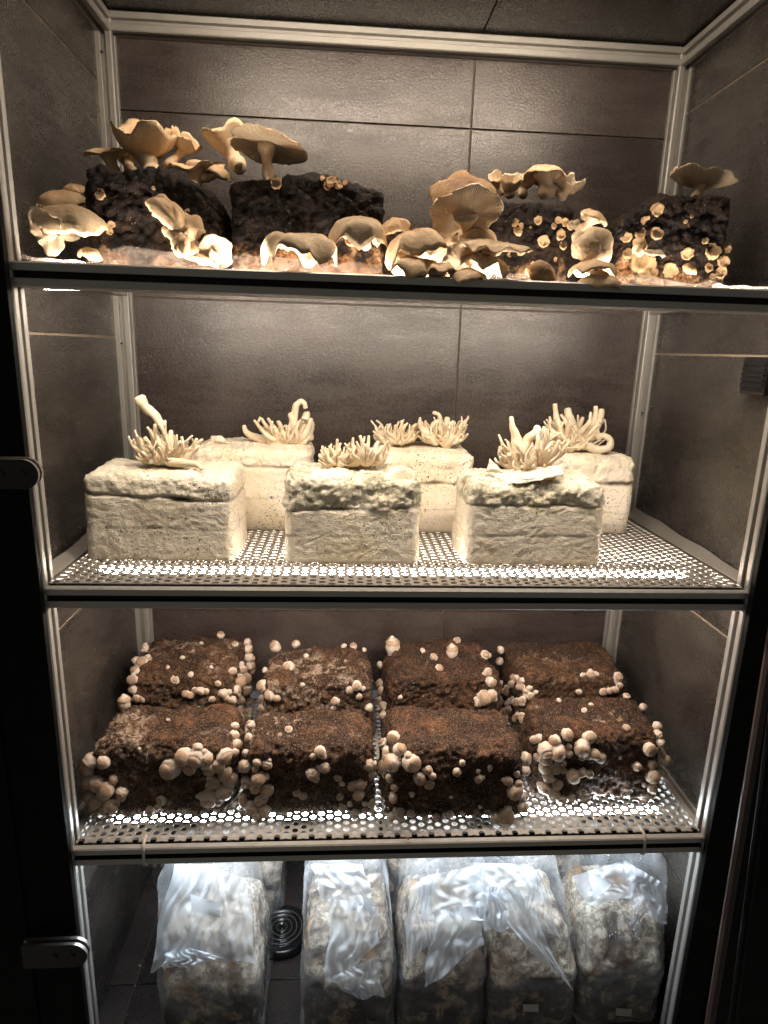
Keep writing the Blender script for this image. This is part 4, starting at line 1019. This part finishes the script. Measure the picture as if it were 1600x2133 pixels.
def scrap(pts, lab, seed):
    n = len(pts); V = []; F = []
    for i, (u, v_) in enumerate(pts):
        p = at(u, v_, .03); V += [p, p+Vector((.002*T(p*50), .012, .004+.003*T(p*90))), p+Vector((0, .02, -.001))]
    for i in range(n-1):
        for j in range(2): F.append((i*3+j, (i+1)*3+j, (i+1)*3+j+1, i*3+j+1))
    o = obj('plastic_scrap', V, F, M['film_warm'], None, at(*pts[0], .03)); tag(o, lab, 'plastic film')
scrap([(38,534),(50,540),(70,543),(95,542),(120,545),(150,544),(170,549)], 'thin crumpled scrap of clear film at the left end of the top shelf', 1)
scrap([(1500,594),(1530,599),(1560,598),(1580,602),(1620,601)], 'thin crumpled scrap of clear film at the right end of the top shelf', 2)

#=====================================================================  FLOOR: bags
def bag(x0, x1, y0, y1, hfill, hbag, seed, lab, lean=0.0, folds=(), patch=None, label=None, drops=None):
    front = drops is not None
    w_, d_ = x1-x0, y1-y0; c = Vector(((x0+x1)/2, (y0+y1)/2, ZF+.001)); so = Vector((seed*4.3, seed*1.9, seed))
    t = thing('mushroom_bag', lab, 'bag', c, 'clear plastic bags of white veined substrate on the floor')
    def taper(p, h_, k0):
        s_ = max(0, (p.z-k0)/(h_-k0+1e-6)) if p.z > k0 else 0
        p.x *= 1-.22*s_; p.y = p.y*(1-.45*s_)+.018*s_; p.x += lean*s_
        return p
    def f1(p, n):
        q = p+so; a = .004*fr_(q*14, 3)+.0042*fr_(q*45, 3)+.003*max(0, T(q*55)); m_2 = p+n*a; m_2.z = max(0, m_2.z); return taper(m_2, hbag, .115)
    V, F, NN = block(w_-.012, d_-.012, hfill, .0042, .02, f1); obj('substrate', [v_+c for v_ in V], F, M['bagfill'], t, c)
    def f2(p, n):
        q = p+so; u = max(0, p.z-.10)/.1
        rid = abs(T(Vector((q.x*22, q.y*22, q.z*9))))
        a = .003*fr_(q*16, 2)+.002*rid+.010*u*(.5-abs(fr_(Vector((q.x*16, q.y*16, q.z*8)), 2)))+.0012*T(q*90)
        m_2 = p+n*a; m_2.z = max(0, m_2.z); return taper(m_2, hbag, .115)
    V, F, NN = block(w_, d_, hbag, .0042, .022, f2); V = [v_+c for v_ in V]; obj('bag_film', V, F, M['film'], t, c); bv = bvh(V, F)
    rr = random.Random(seed*13+1)
    for fi, quad in enumerate(folds):
        n1, n2 = 40, 40; G_ = []
        (ax, ay), (bx, by), (cx_, cy_), (dx, dy) = quad
        ph = rr.random()*6
        for i in range(n1+1):
            for j in range(n2+1):
                u, v_ = i/n1, j/n2
                px = (ax*(1-u)+bx*u)*(1-v_)+(dx*(1-u)+cx_*u)*v_; py = (ay*(1-u)+by*u)*(1-v_)+(dy*(1-u)+cy_*u)*v_
                px += 3*math.sin(v_*9+ph)+2*T(Vector((u*6, v_*6, seed+fi))); py += 4*math.sin(u*8+ph)*v_
                p, nn = hit(bv, px, py)
                tri = abs(((u*(3.2+fi)+.9*T(Vector((u*3, v_*3, seed+fi)))+v_*.8) % 1)-.5)*2
                vd = noise.voronoi(Vector((u*2.8+.5*T(Vector((u*3, v_*3, 1))), v_*2.3, seed+fi*2.3)))[0]
                fold = .7*tri+1.1*min(.7, vd[1]-vd[0])
                p = p+(CAM-p).normalized()*(.005+.004*fi+.0095*fold)
                G_.append(p)
        # relax towards smooth cloth
        for _ in range(1):
            H_ = list(G_)
            for i in range(1, n1):
                for j in range(1, n2):
                    k = i*(n2+1)+j; H_[k] = G_[k]*.5+(G_[k-1]+G_[k+1]+G_[k-n2-1]+G_[k+n2+1])*.125
            G_ = H_
        FF = [(i*(n2+1)+j, (i+1)*(n2+1)+j, (i+1)*(n2+1)+j+1, i*(n2+1)+j+1) for i in range(n1) for j in range(n2)]
        obj('folded_neck', G_, FF, M['film_mid' if (seed, fi) in ((1, 1), (2, 2), (3, 2), (4, 3), (5, 2)) else 'film_fold'], t, G_[0])
    for nm, q, mm, offs in (('filter_patch', patch, 'patch', .024), ('label', label, 'paper', .004)):
        if not q: continue
        n1 = 6; G_ = []
        (ax, ay), (bx, by), (cx_, cy_), (dx, dy) = q
        for i in range(n1+1):
            for j in range(n1+1):
                u, v_ = i/n1, j/n1
                px = (ax*(1-u)+bx*u)*(1-v_)+(dx*(1-u)+cx_*u)*v_; py = (ay*(1-u)+by*u)*(1-v_)+(dy*(1-u)+cy_*u)*v_
                p, nn = hit(bv, px, py); G_.append(p+(CAM-p).normalized()*(offs+.0015*T(p*60)))
        for _ in range(4):
            H_ = list(G_)
            for i in range(1, n1):
                for j in range(1, n1):
                    k = i*(n1+1)+j; H_[k] = (G_[k-1]+G_[k+1]+G_[k-n1-1]+G_[k+n1+1])*.25
            G_ = H_
        FF = [(i*(n1+1)+j, (i+1)*(n1+1)+j, (i+1)*(n1+1)+j+1, i*(n1+1)+j+1) for i in range(n1) for j in range(n1)]
        obj(nm, G_, FF, M[mm], t, G_[0])
    if front:
        V = []; F = []
        for _ in range(90):
            uu = rr.random()
            px = drops[0]+uu*(drops[2]-drops[0]); py = drops[1]+rr.random()**1.3*(drops[3]-drops[1]); p, nn = hit(bv, px, py)
            R = rr.uniform(.0006, .0015); a = lathe([(1, 0), (.9, .4), (.5, .75), (.1, .85)], 6, 0, 0); m3 = basis(nn); p = p+(CAM-p).normalized()*.004
            b0 = len(V); V += [p+m3 @ (Vector(x)*R) for x in a[0]]; F += [tuple(i+b0 for i in f) for f in a[1]]
        o = obj('water_droplets', V, F, M['drop'], t, V[0]); o['kind'] = 'stuff'
    return t, bv
bag(.096, .276, .034, .220, .195, .300, 1, 'leftmost front bag, its milky neck folded over to the left', -.02,
    [[(362,1800),(452,1800),(398,1990),(306,2026)], [(440,1803),(515,1830),(535,2010),(385,1990)], [(345,1985),(400,1975),(468,1998),(340,2022)]], [(396,1862),(455,1880),(459,1912),(400,1898)], None, (420, 1830, 520, 1960))
bag(.343, .512, .034, .220, .20, .300, 2, 'front bag beside the black disc with neck folded down its middle', -.01,
    [[(650,1800),(757,1800),(782,1900),(672,1880)], [(690,1870),(790,1890),(790,1965),(676,2062)], [(680,2040),(790,1990),(800,2075),(740,2080)]], [(750,1850),(776,1880),(777,1912),(760,1890)], None, (680, 1890, 770, 2040))
bag(.517, .674, .034, .220, .195, .300, 3, 'middle front bag with beaded droplets and neck folded to the right', .01,
    [[(866,1830),(1000,1800),(1012,1890),(882,1925)], [(905,1900),(1010,1875),(1005,1965),(882,2060)], [(850,1850),(900,1820),(905,1960),(845,2010)]], [(955,1888),(1008,1888),(1015,1918),(968,1916)], None, (850, 1810, 990, 2020))
bag(.677, .842, .034, .220, .195, .300, 4, 'fourth front bag with a knotted neck and small grey label low down', -.02,
    [[(980,1797),(1112,1800),(1135,1880),(1000,1875)], [(1010,1860),(1085,1850),(1192,2062),(1075,1955)], [(992,1850),(1048,1845),(1062,1938),(1012,1938)], [(1085,1810),(1128,1810),(1168,1960),(1110,1920)]], [(1050,1842),(1091,1870),(1100,1915),(1075,1880)], [(1089,2092),(1122,2092),(1122,2108),(1090,2107)], (1050, 1850, 1140, 1980))
bag(.845, 1.004, .036, .225, .195, .300, 5, 'rightmost front bag with a flap sticking out to the right', .02,
    [[(1190,1825),(1300,1792),(1352,1868),(1222,1885)], [(1300,1792),(1388,1845),(1394,1930),(1318,1885)], [(1325,1870),(1345,1900),(1330,1955),(1312,1920)]], [(1224,1812),(1278,1840),(1262,1856),(1237,1870)], [(1283,2100),(1316,2102),(1315,2118),(1282,2115)], (1230, 1850, 1340, 1960))
bag(.10, .287, .285, .43, .235, .27, 11, 'bag at back left behind the leftmost front bag', 0)
bag(.345, .500, .285, .43, .235, .27, 12, 'back bag behind the front bag with the centre fold', 0)
bag(.506, .70, .285, .43, .235, .27, 13, 'back bag behind the middle front bag', 0)
bag(.79, .955, .285, .43, .235, .27, 14, 'back bag showing between the fourth and rightmost front bags', 0)
# crumbs on floor
for (u, v_, r) in ((291, 2012, .0022), (282, 2054, .0010), (265, 2114, .0008)):
    d = ray(u, v_); p = CAM+d*((ZF-CAM.z)/d.z); V, F = lathe([(.5, 0), (1, .3), (.8, .9), (.2, 1.1)], 8, .5, u)
    o = obj('crumb', [Vector(q)*r+p for q in V], F, M['button'], None, p); tag(o, {291: 'largest pale crumb on the floor left of the leftmost bag', 282: 'tiny pale crumb in the middle left of the floor', 265: 'tiniest pale crumb near the front left of the floor'}[u], 'crumb')
# bits of substrate dropped on the third shelf
M['chip'] = plain('orange_wood_chip', (.30, .12, .04), .7)
cr_ = random.Random(5)
for (u, v_, r_, lab) in ((848, 1747, .0042, 'orange straw fibre on the rail edge of the third shelf'), (470, 1722, .0022, 'brown crumb on the third shelf before the leftmost gap'), (1130, 1712, .0024, 'brown crumb on the third shelf right of the third front block'), (1250, 1705, .0018, 'small brown crumb on the third shelf below the front right block')):
    d = ray(u, v_); p = CAM+d*((Z3+.005-CAM.z)/d.z)
    V = []; F = []
    for q in range(4 if r_ > .004 else 2):
        a = cr_.random()*3.1; dv = Vector((math.cos(a), math.sin(a)*.5, cr_.uniform(.0, .5)))*r_
        v1, f1_ = tubevf([p-dv+Vector((0, 0, .001)), p+Vector((0, 0, .002)), p+dv+Vector((0, 0, .001))], [r_*.12, r_*.22, r_*.10], 6); F += [tuple(i+len(V) for i in f) for f in f1_]; V += v1
    o = obj('substrate_crumb', V, F, M['chip'], None, p); tag(o, lab, 'crumb')
print('objects', len(bpy.data.objects))
